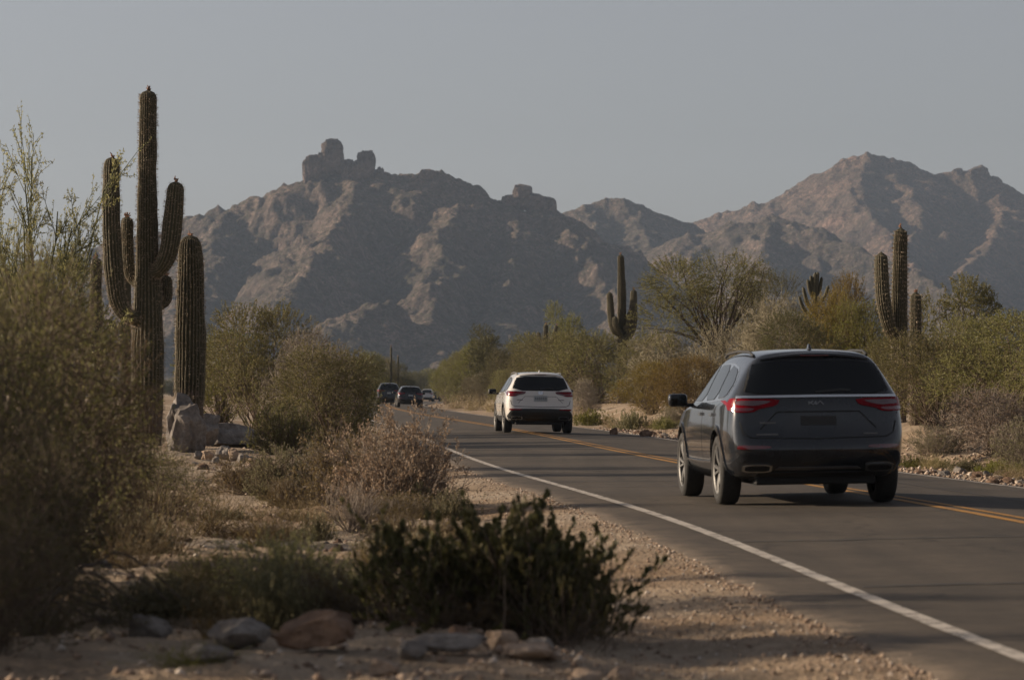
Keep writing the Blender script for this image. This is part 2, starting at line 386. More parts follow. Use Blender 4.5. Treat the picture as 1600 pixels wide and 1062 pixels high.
# ------------------------------------------------------------------ mountains
def pw(pts): return [Vector((atx(x, d), d, zpx(y, d))) for x, y, d in pts]
def mountain(name, crests, x0, x1, y0, y1, step, slope, seed, label, rough=1.0, mat="mountain_rock"):
    xs = np.arange(atx(x0, y1) if x0 < 800 else atx(x0, y0), atx(x1, y1) if x1 > 800 else atx(x1, y0), step); ys = np.arange(y0, y1, step * 1.35)
    X, Y = np.meshgrid(xs, ys)
    wx = X + 24 * fbm(X / 55, Y / 55, 4, seed + 50); wy = Y + 24 * fbm(X / 55, Y / 55, 4, seed + 60)
    Z = np.full(X.shape, -30.0)
    for pts, sl in crests:
        P = pw(pts)
        for a, b in zip(P[:-1], P[1:]):
            dx, dy = b.x - a.x, b.y - a.y; L = dx * dx + dy * dy
            near_a = ((X - a.x) * dx + (Y - a.y) * dy) / L
            t = np.clip(((wx - a.x) * dx + (wy - a.y) * dy) / L, 0, 1)
            dist = np.hypot(X - (a.x + t * dx), Y - (a.y + t * dy)); wd = np.hypot(wx - (a.x + t * dx), wy - (a.y + t * dy)); q_ = np.clip(dist / 30, 0, 1); dist = dist * (1 - q_) + wd * q_
            h = a.z + t * (b.z - a.z) - sl * slope * dist ** 0.97
            k = 9.0; m_ = np.maximum(Z, h); Z = m_ + k * 0.25 * np.clip(1 - np.abs(Z - h) / k, 0, 1) ** 2
    env = np.clip(Z / 60.0, 0, 1)
    crag = fbm(wx / 27, wy / 52, 5, seed, 0.58, True)
    Z = Z + env * rough * (8.0 * crag - 2.8 + 2.0 * fbm(X / 9, Y / 14, 5, seed + 9, 0.6, True) - 0.6)
    Z = Z + rough * env * 1.5 * np.abs(fbm(X / 3.2, Y / 4, 2, seed + 19))
    Z = np.maximum(Z, -4.0)
    me = mesh_np(name, np.stack([X, Y, Z], -1).reshape(-1, 3), grid_faces(*X.shape), M[mat], True)
    o = link(name, me); tag(o, label, "mountain", kind="structure")
    return o
m1_crest = [(-260, 470, 2600), (-60, 432, 2600), (60, 408, 2600), (150, 378, 2600), (230, 350, 2600), (290, 336, 2600), (340, 324, 2600), (390, 310, 2600), (430, 299, 2600), (460, 285, 2600),
            (480, 276, 2600), (540, 270, 2600), (600, 272, 2600), (630, 271, 2600), (665, 265, 2600), (690, 271, 2600), (720, 288, 2600), (745, 300, 2600), (775, 308, 2600), (800, 312, 2600), (855, 314, 2600), (866, 328, 2600), (885, 350, 2600)]
spA = [(560, 283, 2590), (547, 316, 2500), (520, 358, 2400), (478, 418, 2260), (440, 470, 2120), (380, 520, 2000)]
spB = [(720, 290, 2590), (702, 338, 2480), (680, 400, 2330), (672, 450, 2220), (676, 500, 2100), (700, 560, 1980)]
spC = [(800, 312, 2600), (812, 350, 2500), (802, 400, 2400), (790, 470, 2260), (800, 540, 2100)]
spD = [(866, 328, 2600), (890, 370, 2520), (925, 410, 2440), (960, 455, 2350), (990, 520, 2200)]
spE = [(340, 324, 2600), (330, 400, 2430), (300, 470, 2260), (240, 540, 2050)]
spF = [(610, 468, 2080), (575, 474, 2060), (540, 500, 2010), (500, 540, 1960)]
mtn = mountain("mountain", [(m1_crest, 1.0), (spA, 1.05), (spB, 1.1), (spC, 1.15), (spD, 1.05), (spE, 1.0), (spF, 1.0)], -300, 1080, 1820, 2820, 1.9, 0.80, 3,
               "craggy brown mountain with rock towers on its crest behind the left verge")
hill = mountain("mountain", [([(800, 440, 3300), (850, 385, 3300), (888, 341, 3300), (915, 322, 3300), (945, 311, 3300), (975, 310, 3300), (1010, 322, 3300), (1040, 339, 3300), (1075, 350, 3300), (1130, 385, 3300), (1180, 420, 3300)], 1.0),
               ([(930, 315, 3300), (925, 365, 3180), (950, 420, 3060), (1000, 480, 2900)], 1.1), ([(1000, 318, 3300), (1010, 370, 3180), (1040, 420, 3060), (1090, 480, 2900)], 1.1)],
               760, 1260, 2760, 3500, 1.9, 0.75, 77, "low rounded hill in the dip between the two mountains", .65)
big = mountain("mountain", [([(960, 420, 3900), (1030, 372, 3900), (1075, 350, 3900), (1120, 333, 3900), (1180, 316, 3900), (1230, 306, 3900), (1270, 293, 3900), (1292, 270, 3900), (1318, 250, 3900), (1336, 242, 3900), (1356, 239, 3900), (1378, 241, 3900), (1396, 246, 3900), (1420, 255, 3900), (1450, 268, 3900), (1470, 273, 3900), (1495, 267, 3900), (1525, 262, 3900), (1545, 275, 3900), (1570, 288, 3900), (1600, 304, 3900), (1660, 325, 3900), (1760, 370, 3900), (1900, 430, 3900)], 1.0),
               ([(1352, 250, 3880), (1345, 285, 3780), (1360, 330, 3650), (1395, 375, 3500), (1450, 430, 3320)], 1.05), ([(1396, 262, 3870), (1425, 300, 3770), (1440, 345, 3640), (1410, 400, 3450)], 1.1),
               ([(1230, 306, 3900), (1262, 340, 3760), (1290, 372, 3620), (1330, 420, 3420)], 1.1), ([(1560, 285, 3900), (1565, 340, 3720), (1545, 385, 3560), (1480, 440, 3350)], 1.05),
               ([(1640, 318, 3900), (1660, 380, 3700), (1640, 440, 3450)], 1.0)],
               940, 1920, 3150, 4150, 2.5, 0.75, 131, "broad reddish mountain with a rounded summit behind the right verge", .55, "mountain_rock_red")
spur = mountain("mountain", [([(1000, 440, 3080), (1040, 392, 3080), (1077, 356, 3080), (1140, 341, 3080), (1207, 334, 3080), (1255, 348, 3060), (1320, 376, 3000), (1400, 410, 2930), (1480, 446, 2850), (1560, 490, 2750)], 1.0),
               ([(1207, 334, 3080), (1190, 390, 2960), (1200, 450, 2800)], 1.1)],
               960, 1620, 2620, 3190, 2.0, 0.75, 211, "darker foothill ridge sloping down in front of the right mountain", .6)

# unseen hills added behind the viewpoint to give the cars dark reflections
xs = np.linspace(-2600, 2600, 180); ys = np.linspace(-2300, -650, 60); X, Y = np.meshgrid(xs, ys)
Z = 230 * np.exp(-((Y + 1500) / 420) ** 2) * (.7 + .45 * fbm(X / 500, Y / 700, 4, 91)) + 22 * fbm(X / 120, Y / 160, 5, 93, .55, True) * np.exp(-((Y + 1500) / 500) ** 2) - 6
o = link("added_hills", mesh_np("added_hills", np.stack([X, Y, Z], -1).reshape(-1, 3), grid_faces(*X.shape), M["mountain_rock"], True)); tag(o, "unseen brown hills added behind the viewpoint to darken reflections in the cars", "hills", kind="structure")

# rock towers on the crest
def boulder_mesh(name, seed, sx, sy, sz, mat, sub=4, jag=0.22, cuts=7, power=1.0, smooth=True):
    rng = np.random.default_rng(seed)
    bm = bmesh.new(); bmesh.ops.create_icosphere(bm, subdivisions=sub, radius=1.0)
    P = np.array([v.co[:] for v in bm.verts])
    nrm = rng.normal(size=(cuts, 3)); nrm /= np.linalg.norm(nrm, axis=1)[:, None]
    off = rng.uniform(0.5, 0.85, cuts)
    for n_, o_ in zip(nrm, off):
        d = P @ n_ - o_; P -= np.outer(np.clip(d, 0, None) * 0.93, n_)
    r = 1 + jag * (fbm(P[:, 0] * 1.7 + seed, P[:, 1] * 1.7 + P[:, 2] * 1.3, 3, seed) + 0.6 * fbm(P[:, 2] * 3.1 + seed, P[:, 0] * 3.3 - P[:, 1] * 2.2, 3, seed + 3)) + 0.25 * jag * fbm(P[:, 1] * 9, P[:, 0] * 9 + P[:, 2] * 9, 2, seed + 7)
    P = np.sign(P) * np.abs(P) ** power * r[:, None] * np.array([sx, sy, sz])
    for v, p in zip(bm.verts, P): v.co = p
    me = bm_mesh(name, bm, mat, smooth)
    if smooth: me.set_sharp_from_angle(angle=R(24))
    return me
k = 2600 / F
for i, (x, yt, yb, w) in enumerate([(519, 219, 282, 34), (545, 250, 290, 24), (572, 233, 295, 27), (489, 240, 284, 26), (503, 236, 284, 20), (558, 244, 295, 22), (479, 252, 288, 14), (592, 260, 305, 16), (605, 268, 305, 14), (665, 263, 290, 30),
                                 (815, 285, 318, 30), (838, 302, 335, 30), (857, 303, 345, 26), (800, 303, 325, 30), (825, 303, 330, 40)]):
    h = (yb - yt) * k
    me = boulder_mesh("rock_tower", 300 + i, w * k / 2 * 1.08, w * k / 2, h / 2 * 1.0, M["pinnacle_rock"], 4, 0.20, 9, 0.62)
    o = link("rock_tower", me, None, mtn); o.location = (atx(x, 2596), 2594, zpx((yt + yb) / 2, 2596))
k = 3900 / F
for i, (x, yt, yb, w) in enumerate([(1525, 258, 290, 40), (1497, 264, 285, 20), (1555, 276, 300, 24)]):
    h = (yb - yt) * k
    me = boulder_mesh("rock_outcrop", 340 + i, w * k / 2, w * k / 2, h / 2, M["pinnacle_rock"], 4, 0.2, 9, 0.75)
    o = link("rock_outcrop", me, None, big); o.location = (atx(x, 3896), 3892, zpx((yt + yb) / 2, 3896))

# ------------------------------------------------------------------ haze
hz = bpy.data.meshes.new("haze"); bm = bmesh.new(); bmesh.ops.create_cube(bm, size=1.0); bm.to_mesh(hz); bm.free()
haze = link("haze", hz); haze.scale = (10200, 10200, 340 + 8); haze.location = (0, 0, (340 - 8) / 2)
hm, nt, out = new_mat("haze_air"); pv = nt.nodes.new("ShaderNodeVolumePrincipled")
pv.inputs["Color"].default_value = (0.60, 0.76, 1.0, 1); pv.inputs["Density"].default_value = 0.000072; pv.inputs["Anisotropy"].default_value = 0.3
nt.links.new(pv.outputs[0], out.inputs["Volume"]); hz.materials.append(hm)
tag(haze, "pale bluish haze filling the air over the desert", "haze", kind="stuff")

# ------------------------------------------------------------------ plant growing
def nrmz(a): return a / np.maximum(np.linalg.norm(a, axis=-1, keepdims=True), 1e-9)
def polyl(rng, p, d, L, k, wob, up):
    pts = [p]; d = nrmz(d); st = (L / k)[:, None]
    for i in range(k):
        p = p + d * st; pts.append(p)
        d = nrmz(d + wob * rng.normal(size=d.shape) + np.array([0, 0, up]))
    return np.stack(pts, 1)
def sprout(rng, P, m, t0, t1, ang, jit=0.25):
    B, k1, _ = P.shape; k = k1 - 1
    t = rng.uniform(t0, t1, (B, m)) * k; i = np.minimum(t.astype(int), k - 1); f = (t - i)[..., None]
    b = np.arange(B)[:, None]
    a0 = P[b, i]; a1 = P[b, i + 1]; pos = a0 * (1 - f) + a1 * f; tan = nrmz(a1 - a0)
    rv = rng.normal(size=tan.shape); perp = nrmz(rv - (rv * tan).sum(-1, keepdims=True) * tan)
    an = ang * (1 + jit * rng.normal(size=tan.shape[:2] + (1,)))
    d = tan * np.cos(an) + perp * np.sin(an)
    return pos.reshape(-1, 3), d.reshape(-1, 3), np.repeat(np.arange(B), m), (t / k).ravel()
def tubes(P, r0, r1, sides=3):
    B, k1, _ = P.shape
    T = np.empty_like(P); T[:, 1:-1] = P[:, 2:] - P[:, :-2]; T[:, 0] = P[:, 1] - P[:, 0]; T[:, -1] = P[:, -1] - P[:, -2]; T = nrmz(T)
    ref = np.where(np.abs(T[..., 2:3]) > 0.9, np.array([1., 0, 0]), np.array([0, 0, 1.]))
    n1 = nrmz(np.cross(T, ref)); n2 = np.cross(T, n1)
    r0 = np.broadcast_to(np.asarray(r0, float), (B,)); r1 = np.broadcast_to(np.asarray(r1, float), (B,))
    s = np.linspace(0, 1, k1); r = (r0[:, None] * (1 - s) + r1[:, None] * s)[..., None, None]
    a = np.arange(sides) / sides * 2 * np.pi
    ring = P[:, :, None] + r * (np.cos(a)[:, None] * n1[:, :, None] + np.sin(a)[:, None] * n2[:, :, None])
    idx = np.arange(B * k1 * sides).reshape(B, k1, sides); nx = np.roll(idx, -1, 2)
    Fq = np.stack([idx[:, :-1], nx[:, :-1], nx[:, 1:], idx[:, 1:]], -1).reshape(-1, 4)
    return ring.reshape(-1, 3), Fq
def leaf_quads(rng, pos, d, L, W, jit=0.3):
    n = len(pos); d = nrmz(d); rv = rng.normal(size=d.shape); s = nrmz(np.cross(d, rv))
    l = (L * (1 + jit * rng.uniform(-1, 1, n)))[:, None]; w = (W * (1 + jit * rng.uniform(-1, 1, n)))[:, None]
    q = np.stack([pos, pos + d * l * 0.5 + s * w * 0.5, pos + d * l, pos + d * l * 0.5 - s * w * 0.5], 1)
    return q.reshape(-1, 3), np.arange(n * 4).reshape(n, 4)
def leaf_ovals(rng, pos, d, L, W, nrm=None, jit=0.25):
    n = len(pos); d = nrmz(d); rv = rng.normal(size=d.shape) if nrm is None else nrm; s = nrmz(np.cross(d, rv))
    l = (L * (1 + jit * rng.uniform(-1, 1, n)))[:, None]; w = (W * (1 + jit * rng.uniform(-1, 1, n)))[:, None]
    q = np.stack([pos, pos + d * l * .3 + s * w * .45, pos + d * l * .7 + s * w * .45, pos + d * l, pos + d * l * .7 - s * w * .45, pos + d * l * .3 - s * w * .45], 1)
    i = np.arange(n)[:, None] * 6
    return q.reshape(-1, 3), np.concatenate([i + np.array([[0, 1, 2, 3]]), i + np.array([[0, 3, 4, 5]])])
def cat(parts):
    Vs, Fs, o = [], [], 0
    for v, f in parts: Vs.append(v); Fs.append(f + o); o += len(v)
    return np.concatenate(Vs), np.concatenate(Fs)
def hemi(rng, n, lo, hi):
    """directions with polar angle lo..hi degrees from straight up"""
    c = rng.uniform(math.cos(R(hi)), math.cos(R(lo)), n); a = rng.uniform(0, 2 * np.pi, n); s = np.sqrt(1 - c * c)
    return np.stack([s * np.cos(a), s * np.sin(a), c], -1)

def build_plant(seed, stems, lo, hi, L0, lv, leaf, base_r=0.1, wob=0.14, up=0.06, r0=0.014, trunk=None, clump=0.0):
    """stems grow from the base; lv = levels of (children, t0, t1, angle, length ratio, wobble, up, segments, radius)"""
    rng = np.random.default_rng(seed); wood = []
    if trunk:                                       # (n, height, radius, lean)
        n, h, rad, lean = trunk
        b0 = rng.normal(size=(n, 3)) * np.array([0.08, 0.08, 0])
        T = polyl(rng, b0, np.array([0, 0, 1.]) + rng.normal(size=(n, 3)) * np.array([lean, lean, 0]), np.full(n, h) * rng.uniform(0.85, 1.15, n), 5, 0.12, 0.08)
        wood.append(tubes(T, rad, rad * 0.6, 7))
        p, d, own, _ = sprout(rng, T, max(1, stems // n), 0.45, 1.0, R((lo + hi) / 2), 0.3)
    else:
        p = rng.normal(size=(stems, 3)) * np.array([base_r, base_r, 0.0]); d = hemi(rng, stems, lo, hi)
    Ls = L0 * rng.uniform(0.7, 1.1, len(p))
    P = polyl(rng, p, d, Ls, 6, wob, up); wood.append(tubes(P, r0 * rng.uniform(0.7, 1.2, len(P)), r0 * 0.35, 4))
    last = P; lens = Ls; pool = [P]
    for (m, t0, t1, ang, lr, w_, u_, k, rad) in lv:
        p, d, own, t = sprout(rng, last, m, t0, t1, R(ang))
        if clump > 0:                               # uneven crown: drop the twigs of some limbs
            keep = rng.uniform(0, 1, len(p)) > clump * (noise2(p[:, 0] * 2.3 + seed, p[:, 1] * 2.3 + p[:, 2] * 2.9, seed) * 0.5 + 0.5) * 1.4
            p, d, own, t = p[keep], d[keep], own[keep], t[keep]
        lens = lens[own] * lr * rng.uniform(0.6, 1.25, len(p)) * (1.15 - 0.5 * t)
        last = polyl(rng, p, d, lens, k, w_, u_); wood.append(tubes(last, rad, rad * 0.5, 3)); pool.append(last)
    wv, wf = cat(wood); lf = None
    if leaf:
        n, ll, lw, ang, kind = leaf
        p, d, own, t = sprout(rng, last, n, 0.1, 1.0, R(ang))
        if kind == 'quad': lf = leaf_quads(rng, p, d, ll, lw)
        else:
            d = nrmz(d + np.array([0, 0, 0.9])); lf = leaf_ovals(rng, p, d, ll, lw)
    return (wv, wf), lf

def build_puff(seed, W, H, K, lr, n_spray, n_leaf, ll, lw, sp_len, sp_wob=.15, sp_r=.0035, zlo=.12, stems=40, stem_r=.014, upb=.35, trunk=None, sub=0):
    """a crown of uneven lumps: sprays of twig and leaf on the lumps' outer shells, stems from the root to the lumps"""
    rng = np.random.default_rng(seed)
    C = []
    while len(C) < K:
        a = rng.uniform(0, 2 * np.pi); r = math.sqrt(rng.uniform(0, 1)) * .5; z = rng.uniform(zlo, 1)
        if (r / .5) ** 2.2 + ((z - zlo) / (1.0 - zlo)) ** 2.2 > 1.0: continue
        C.append((r * np.cos(a) * W, r * np.sin(a) * W, z * H))
    C = np.array(C); Rl = lr * W * rng.uniform(.6, 1.25, K); C[:, 2] = np.minimum(C[:, 2], H - Rl * .8); C[:, :2] *= np.clip(1 - Rl[:, None] / (W * .5), .25, 1) * 1.15
    k = rng.choice(K, n_spray * 2, p=Rl ** 2 / (Rl ** 2).sum()); d = rng.normal(size=(len(k), 3)); d[:, 2] += upb; d = nrmz(d)
    q = rng.uniform(0, 1, len(k)) ** .45; p = C[k] + d * (Rl[k] * (.35 + .75 * q))[:, None] * np.array([1, 1, .85])
    D = np.linalg.norm(p[:, None] - C[None], axis=2) / Rl[None]; D[np.arange(len(k)), k] = 9
    keep = (p[:, 2] > .03 * H) & ((D.min(1) > .72) | (rng.uniform(0, 1, len(k)) < .25))
    p, d = p[keep][:n_spray], d[keep][:n_spray]
    L = sp_len * rng.uniform(.6, 1.4, len(p)); T = polyl(rng, p - d * (L * .5)[:, None], d, L, 4 if sp_wob > .25 else 2, sp_wob, .06)
    wood = [tubes(T, sp_r, sp_r * .5, 3)]
    if sub:
        pp, dd, own, t = sprout(rng, T, sub, .2, 1, R(45)); T2 = polyl(rng, pp, dd, L[own] * rng.uniform(.35, .7, len(pp)), 3 if sp_wob > .25 else 2, sp_wob, .03)
        wood.append(tubes(T2, sp_r * .7, sp_r * .4, 3)); lt = T2
    else: lt = T
    b0 = np.zeros((1, 3))
    if trunk:
        n, h, rad, lean = trunk; bb = rng.normal(size=(n, 3)) * np.array([.10, .10, 0])
        TT = polyl(rng, bb, np.array([0, 0, 1.]) + rng.normal(size=(n, 3)) * np.array([lean, lean, 0]), np.full(n, h) * rng.uniform(.85, 1.15, n), 6, .12, .05); wood.append(tubes(TT, rad, rad * .6, 7)); b0 = TT[:, -1]
    j = rng.integers(0, len(p), stems); tgt = p[j] - d[j] * .05; st = b0[rng.integers(0, len(b0), stems)] + rng.normal(size=(stems, 3)) * np.array([.06, .06, 0]) * (0 if trunk else W * .5)
    s_ = np.linspace(0, 1, 8)[None, :, None]; mid = st * .5 + tgt * .5 + rng.normal(size=tgt.shape) * .06 * W * np.array([1, 1, .4]) + np.array([0, 0, .08 * H])
    wood.append(tubes((1 - s_) ** 2 * st[:, None] + 2 * s_ * (1 - s_) * mid[:, None] + s_ ** 2 * tgt[:, None], stem_r * rng.uniform(.7, 1.3, stems), stem_r * .3, 4))
    lf = None
    if n_leaf:
        pp, dd, own, t = sprout(rng, lt, n_leaf, 0, 1, R(50), .4); lf = leaf_quads(rng, pp, dd, ll, lw)
    return cat(wood), lf

PROTO = {}
def proto_puff(key, name, wood_mat, leaf_matn, *a, **kw): reg(key, name, wood_mat, leaf_matn, *build_puff(*a, **kw))
def reg(key, name, wood_mat, leaf_matn, wood, lf):
    wv, wf = wood; allv = wv if lf is None else np.concatenate([wv, lf[0]])
    lo, hi_ = np.percentile(allv, .7, axis=0), np.percentile(allv, 99.3, axis=0)
    PROTO[key] = dict(name=name, h=float(hi_[2]), w=float(max(hi_[0] - lo[0], hi_[1] - lo[1])),
                      wood=mesh_np("branches", wv, wf, M[wood_mat]),
                      leaf=None if lf is None else mesh_np("foliage", lf[0], lf[1], M[leaf_matn]))
def proto(key, name, wood_mat, leaf_matn, *a, **kw): reg(key, name, wood_mat, leaf_matn, *build_plant(*a, **kw))
for s_ in (1, 2, 3):
    proto_puff("creosote%d" % s_, "creosote_bush", "twig_brown", "leaf_creosote", s_, 3.0, 2.3, 16, .20, 2100, 19, .036, .0155, .26, stems=60)
for s_ in (4, 5):
    proto("dome%d" % s_, "brittlebush", "twig_grey", "leaf_pink", s_, 130, 3, 88, .72, [(7, .35, 1, 34, .38, .14, .06, 3, .0032), (6, .3, 1, 38, .4, .16, .05, 2, .0018)], (4, .022, .012, 45, 'quad'), base_r=.10, r0=.006, clump=.2)
for s_ in (6, 7):
    proto_puff("paloverde%d" % s_, "palo_verde_tree", "bark_dark", "leaf_paloverde", s_, 4.2, 4.0, 15, .17, 1700, 14, .046, .017, .36, zlo=.52, stems=46, stem_r=.026, upb=.2, trunk=(2, 1.5, .085, .25))
for s_ in (8, 9):
    proto_puff("mesquite%d" % s_, "mesquite_tree", "bark_dark", "leaf_dark", s_, 3.6, 3.0, 16, .19, 1900, 15, .060, .026, .30, zlo=.15, stems=46, stem_r=.02, trunk=(3, .6, .08, .4))
for s_ in (10, 11):
    proto_puff("brush%d" % s_, "bare_desert_shrub", "twig_pale", "leaf_grey", s_, 3.0, 2.2, 14, .21, 1100, 4, .042, .022, .40, sp_wob=.42, sp_r=.0075, stems=70, stem_r=.016, sub=2)
proto("jojoba1", "jojoba_bush", "twig_brown", "leaf_jojoba", 12, 85, 4, 86, .60, [(7, .25, 1, 34, .42, .12, .10, 4, .0035)], (13, .042, .027, 40, 'oval'), base_r=.16, r0=.006)
proto("shoots1", "jojoba_bush", "twig_brown", "leaf_jojoba", 19, 34, 4, 55, .78, [(3, .3, .9, 28, .40, .10, .10, 4, .004)], (17, .044, .028, 42, 'oval'), base_r=.28, r0=.006, wob=.1)
proto("grass1", "dry_grass_tuft", "straw", "straw", 13, 160, 2, 65, .42, [], (3, .05, .007, 25, 'quad'), base_r=.12, r0=.0022, up=-.04)
proto("grass2", "green_weed_clump", "leaf_lime", "leaf_lime", 14, 180, 5, 80, .34, [(3, .3, 1, 35, .4, .2, .0, 2, .002)], (8, .04, .016, 45, 'quad'), base_r=.22, r0=.003)
proto("sticks1", "leafless_stick_shrub", "twig_grey", None, 15, 70, 2, 50, .50, [(5, .25, 1, 26, .42, .1, .08, 3, .003)], None, base_r=.05, r0=.005)
proto("wispy1", "palo_verde_tree", "bark_green", "leaf_pale", 16, 18, 4, 50, 2.4, [(10, .2, 1, 34, .42, .12, .08, 5, .008), (9, .15, 1, 38, .44, .14, .05, 4, .004)], (15, .034, .014, 55, 'quad'), trunk=(3, .9, .07, .3), r0=.026, wob=.10, clump=.2)
proto_puff("near1", "creosote_bush", "twig_brown", "leaf_brown", 17, 2.6, 2.1, 15, .19, 1500, 10, .034, .014, .34, stems=150, stem_r=.010, sp_r=.0035)
proto("fine1", "burroweed_bush", "twig_brown", "leaf_creosote", 18, 110, 3, 84, .60, [(7, .25, 1, 32, .4, .12, .09, 3, .003), (4, .25, 1, 34, .45, .12, .08, 2, .002)], (8, .022, .009, 35, 'quad'), base_r=.10, r0=.005)

def dr(px, u):
    """distance at which the photo column px is u metres right of the double yellow line"""
    d = np.arange(40, 430, 1.0); uu = (px - CX) / F * d - xc(d); ok = np.nonzero(uu >= u)[0]
    return float(d[ok[0]]) if len(ok) else float(d[int(np.argmax(uu))])
NPL = 0
def plant(key, px, d, top, wpx, label, name=None, leafm=None, woodm=None, cat_="bush", group=None, base=None, rz=None, x=None, h=None, sink=0.02):
    """a plant whose crown top is at photo row `top` and whose width is wpx photo pixels at distance d"""
    global NPL; NPL += 1
    p = PROTO[key]; X = atx(px, d) if x is None else x; z0 = gzf(X, d) - sink if base is None else base
    hh = (zpx(top, d) - z0) if h is None else h
    o = empty(name or p["name"], (X, d, z0), (NPL * 2.39996) % 6.283 if rz is None else rz)
    sw = wpx / F * d / p["w"]; o.scale = (sw, sw, hh / p["h"])
    for nm, me, mm in (("branches" if cat_ != "tree" else "trunk", p["wood"], woodm), ("foliage" if cat_ != "tree" else "crown", p["leaf"], leafm)):
        if me is None: continue
        c = link(nm, me, None, o)
        if mm: c.material_slots[0].link = 'OBJECT'; c.material_slots[0].material = M[mm]
    tag(o, label, cat_, group); return o

# left side, far to near
plant("creosote1", 405, 92, 478, 215, "tall airy olive bush behind the grey boulders beside the short saguaro")
plant("creosote2", 345, 96, 520, 130, "yellow green bush just right of the short saguaro stem", leafm="leaf_lime")
plant("brush10", 470, 88, 512, 120, "grey twiggy shrub between the airy olive bush and the big dark bush", leafm="leaf_grey", woodm="twig_grey")
plant("creosote3", 520, 74, 543, 205, "big dense dark olive bush left of the road bend", leafm="leaf_creosote", woodm="twig_brown")
plant("brush11", 500, 76, 540, 150, "pale bare twigs rising out of the big dark olive bush", woodm="twig_grey")
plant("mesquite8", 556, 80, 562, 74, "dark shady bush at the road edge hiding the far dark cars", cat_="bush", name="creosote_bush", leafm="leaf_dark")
plant("fine1", 440, 66, 630, 110, "small round yellow green bush at the foot of the big dark bush", leafm="leaf_creosote")
plant("dome4", 622, 38.5, 640, 235, "large dome of dry pinkish brown brittlebush beside the road edge")
plant("dome5", 545, 40, 672, 185, "brown brittlebush leaning against the large pinkish dome", leafm="leaf_brown")
plant("fine1", 460, 42, 698, 170, "grey green low bush left of the pinkish brittlebush dome", leafm="leaf_grey")
plant("fine1", 395, 44, 715, 130, "brown low bush beyond the sandy gravel patch", leafm="leaf_brown", name="burroweed_bush")
plant("sticks1", 558, 32.0, 752, 105, "leafless grey stick shrub in front of the brittlebush dome", cat_="shrub")
plant("fine1", 450, 19.6, 838, 260, "blurred feathery green bush left of the dark leafy bush", leafm="leaf_pale", woodm="twig_grey")
plant("fine1", 330, 21.0, 862, 170, "blurred olive bush at left of the feathery green bush", leafm="leaf_dark")
plant("jojoba1", 770, 18.2, 796, 440, "dark leafy jojoba bush with round upright leaves in the foreground")
plant("shoots1", 645, 18.0, 830, 230, "smaller jojoba bush on the left flank of the big dark one", rz=2.0)
plant("jojoba1", 900, 18.4, 868, 150, "low jojoba branches reaching right over the gravel shoulder", rz=4.0)
plant("shoots1", 890, 17.6, 860, 260, "jojoba shoots spreading right over the gravel shoulder", rz=2.4)
plant("shoots1", 790, 17.9, 782, 470, "tall leafy jojoba shoots standing out of the dark foreground bush", rz=.4)
plant("near1", 40, 22, 395, 420, "tall blurred green bush at the left picture edge", leafm="leaf_creosote")
plant("near1", 140, 25, 480, 210, "blurred brown bush overlapping the tall saguaro trunk", leafm="leaf_brown")
plant("near1", -60, 19, 430, 420, "blurred bush cut by the left picture edge", leafm="leaf_creosote")
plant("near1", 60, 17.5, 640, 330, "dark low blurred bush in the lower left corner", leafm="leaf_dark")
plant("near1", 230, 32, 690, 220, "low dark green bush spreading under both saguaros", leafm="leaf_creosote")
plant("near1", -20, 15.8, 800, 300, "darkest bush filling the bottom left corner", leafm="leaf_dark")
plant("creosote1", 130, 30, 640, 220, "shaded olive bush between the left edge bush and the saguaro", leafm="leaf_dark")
plant("wispy1", 75, 52, 205, 300, "wispy half bare palo verde rising behind the left edge bush", cat_="tree")
plant("wispy1", -40, 56, 250, 260, "second wispy palo verde cut by the left picture edge", cat_="tree", rz=1.1)
plant("mesquite8", 100, 80, 395, 220, "low mesquite in the gap between palo verde and saguaro", cat_="tree", leafm="leaf_creosote")
plant("grass1", 300, 15.2, 1000, 190, "yellow green grass tuft at the bottom picture edge", leafm="leaf_lime", woodm="leaf_lime", cat_="grass")
plant("grass1", 590, 24, 840, 130, "golden dry grass tuft behind the dark jojoba", leafm="leaf_gold", cat_="grass")
plant("grass1", 330, 33, 745, 150, "dry straw tuft left of the sandy gravel patch", cat_="grass", leafm="leaf_brown", woodm="leaf_brown")
plant("grass1", 420, 29, 775, 170, "dry brown grass in front of the grey green low bush", cat_="grass", leafm="leaf_brown", woodm="leaf_brown")
plant("grass1", 250, 28, 760, 170, "dry brown grass below the saguaro shadow", cat_="grass", leafm="leaf_brown", woodm="leaf_brown")
plant("grass1", 200, 24, 800, 180, "tan dry grass in the shaded lower left", cat_="grass", leafm="leaf_brown", woodm="straw")
rg = random.Random(9)
for i in range(64):
    y = rg.uniform(17.5, 50); x = float(xc(y)) - rg.uniform(5.4, 9.4); h = rg.uniform(.16, .42)
    plant(["grass1", "grass1", "grass2", "fine1"][i % 4], 0, y, 0, rg.uniform(.4, 1.0) / y * F, "low dry tuft on the stony left verge", cat_="grass", x=x, h=h, leafm=["straw", "leaf_brown", "leaf_grey", "leaf_brown"][i % 4], woodm=["straw", "leaf_brown", "leaf_grey", "twig_grey"][i % 4], group="dry tufts over the left verge")
for i in range(30):
    y = rg.uniform(44, 120); x = float(xc(y)) + rg.uniform(4.5, 6.4); h = rg.uniform(.15, .38)
    plant(["grass1", "grass2", "grass1"][i % 3], 0, y, 0, rg.uniform(.4, .9) / y * F, "pale dry tuft on the right verge", cat_="grass", x=x, h=h, leafm=["straw", "leaf_lime", "leaf_grey"][i % 3], woodm=["straw", "leaf_lime", "straw"][i % 3], group="dry tufts along the right verge")
plant("grass1", 500, 36, 775, 120, "tan grass at the foot of the brown brittlebush", cat_="grass")

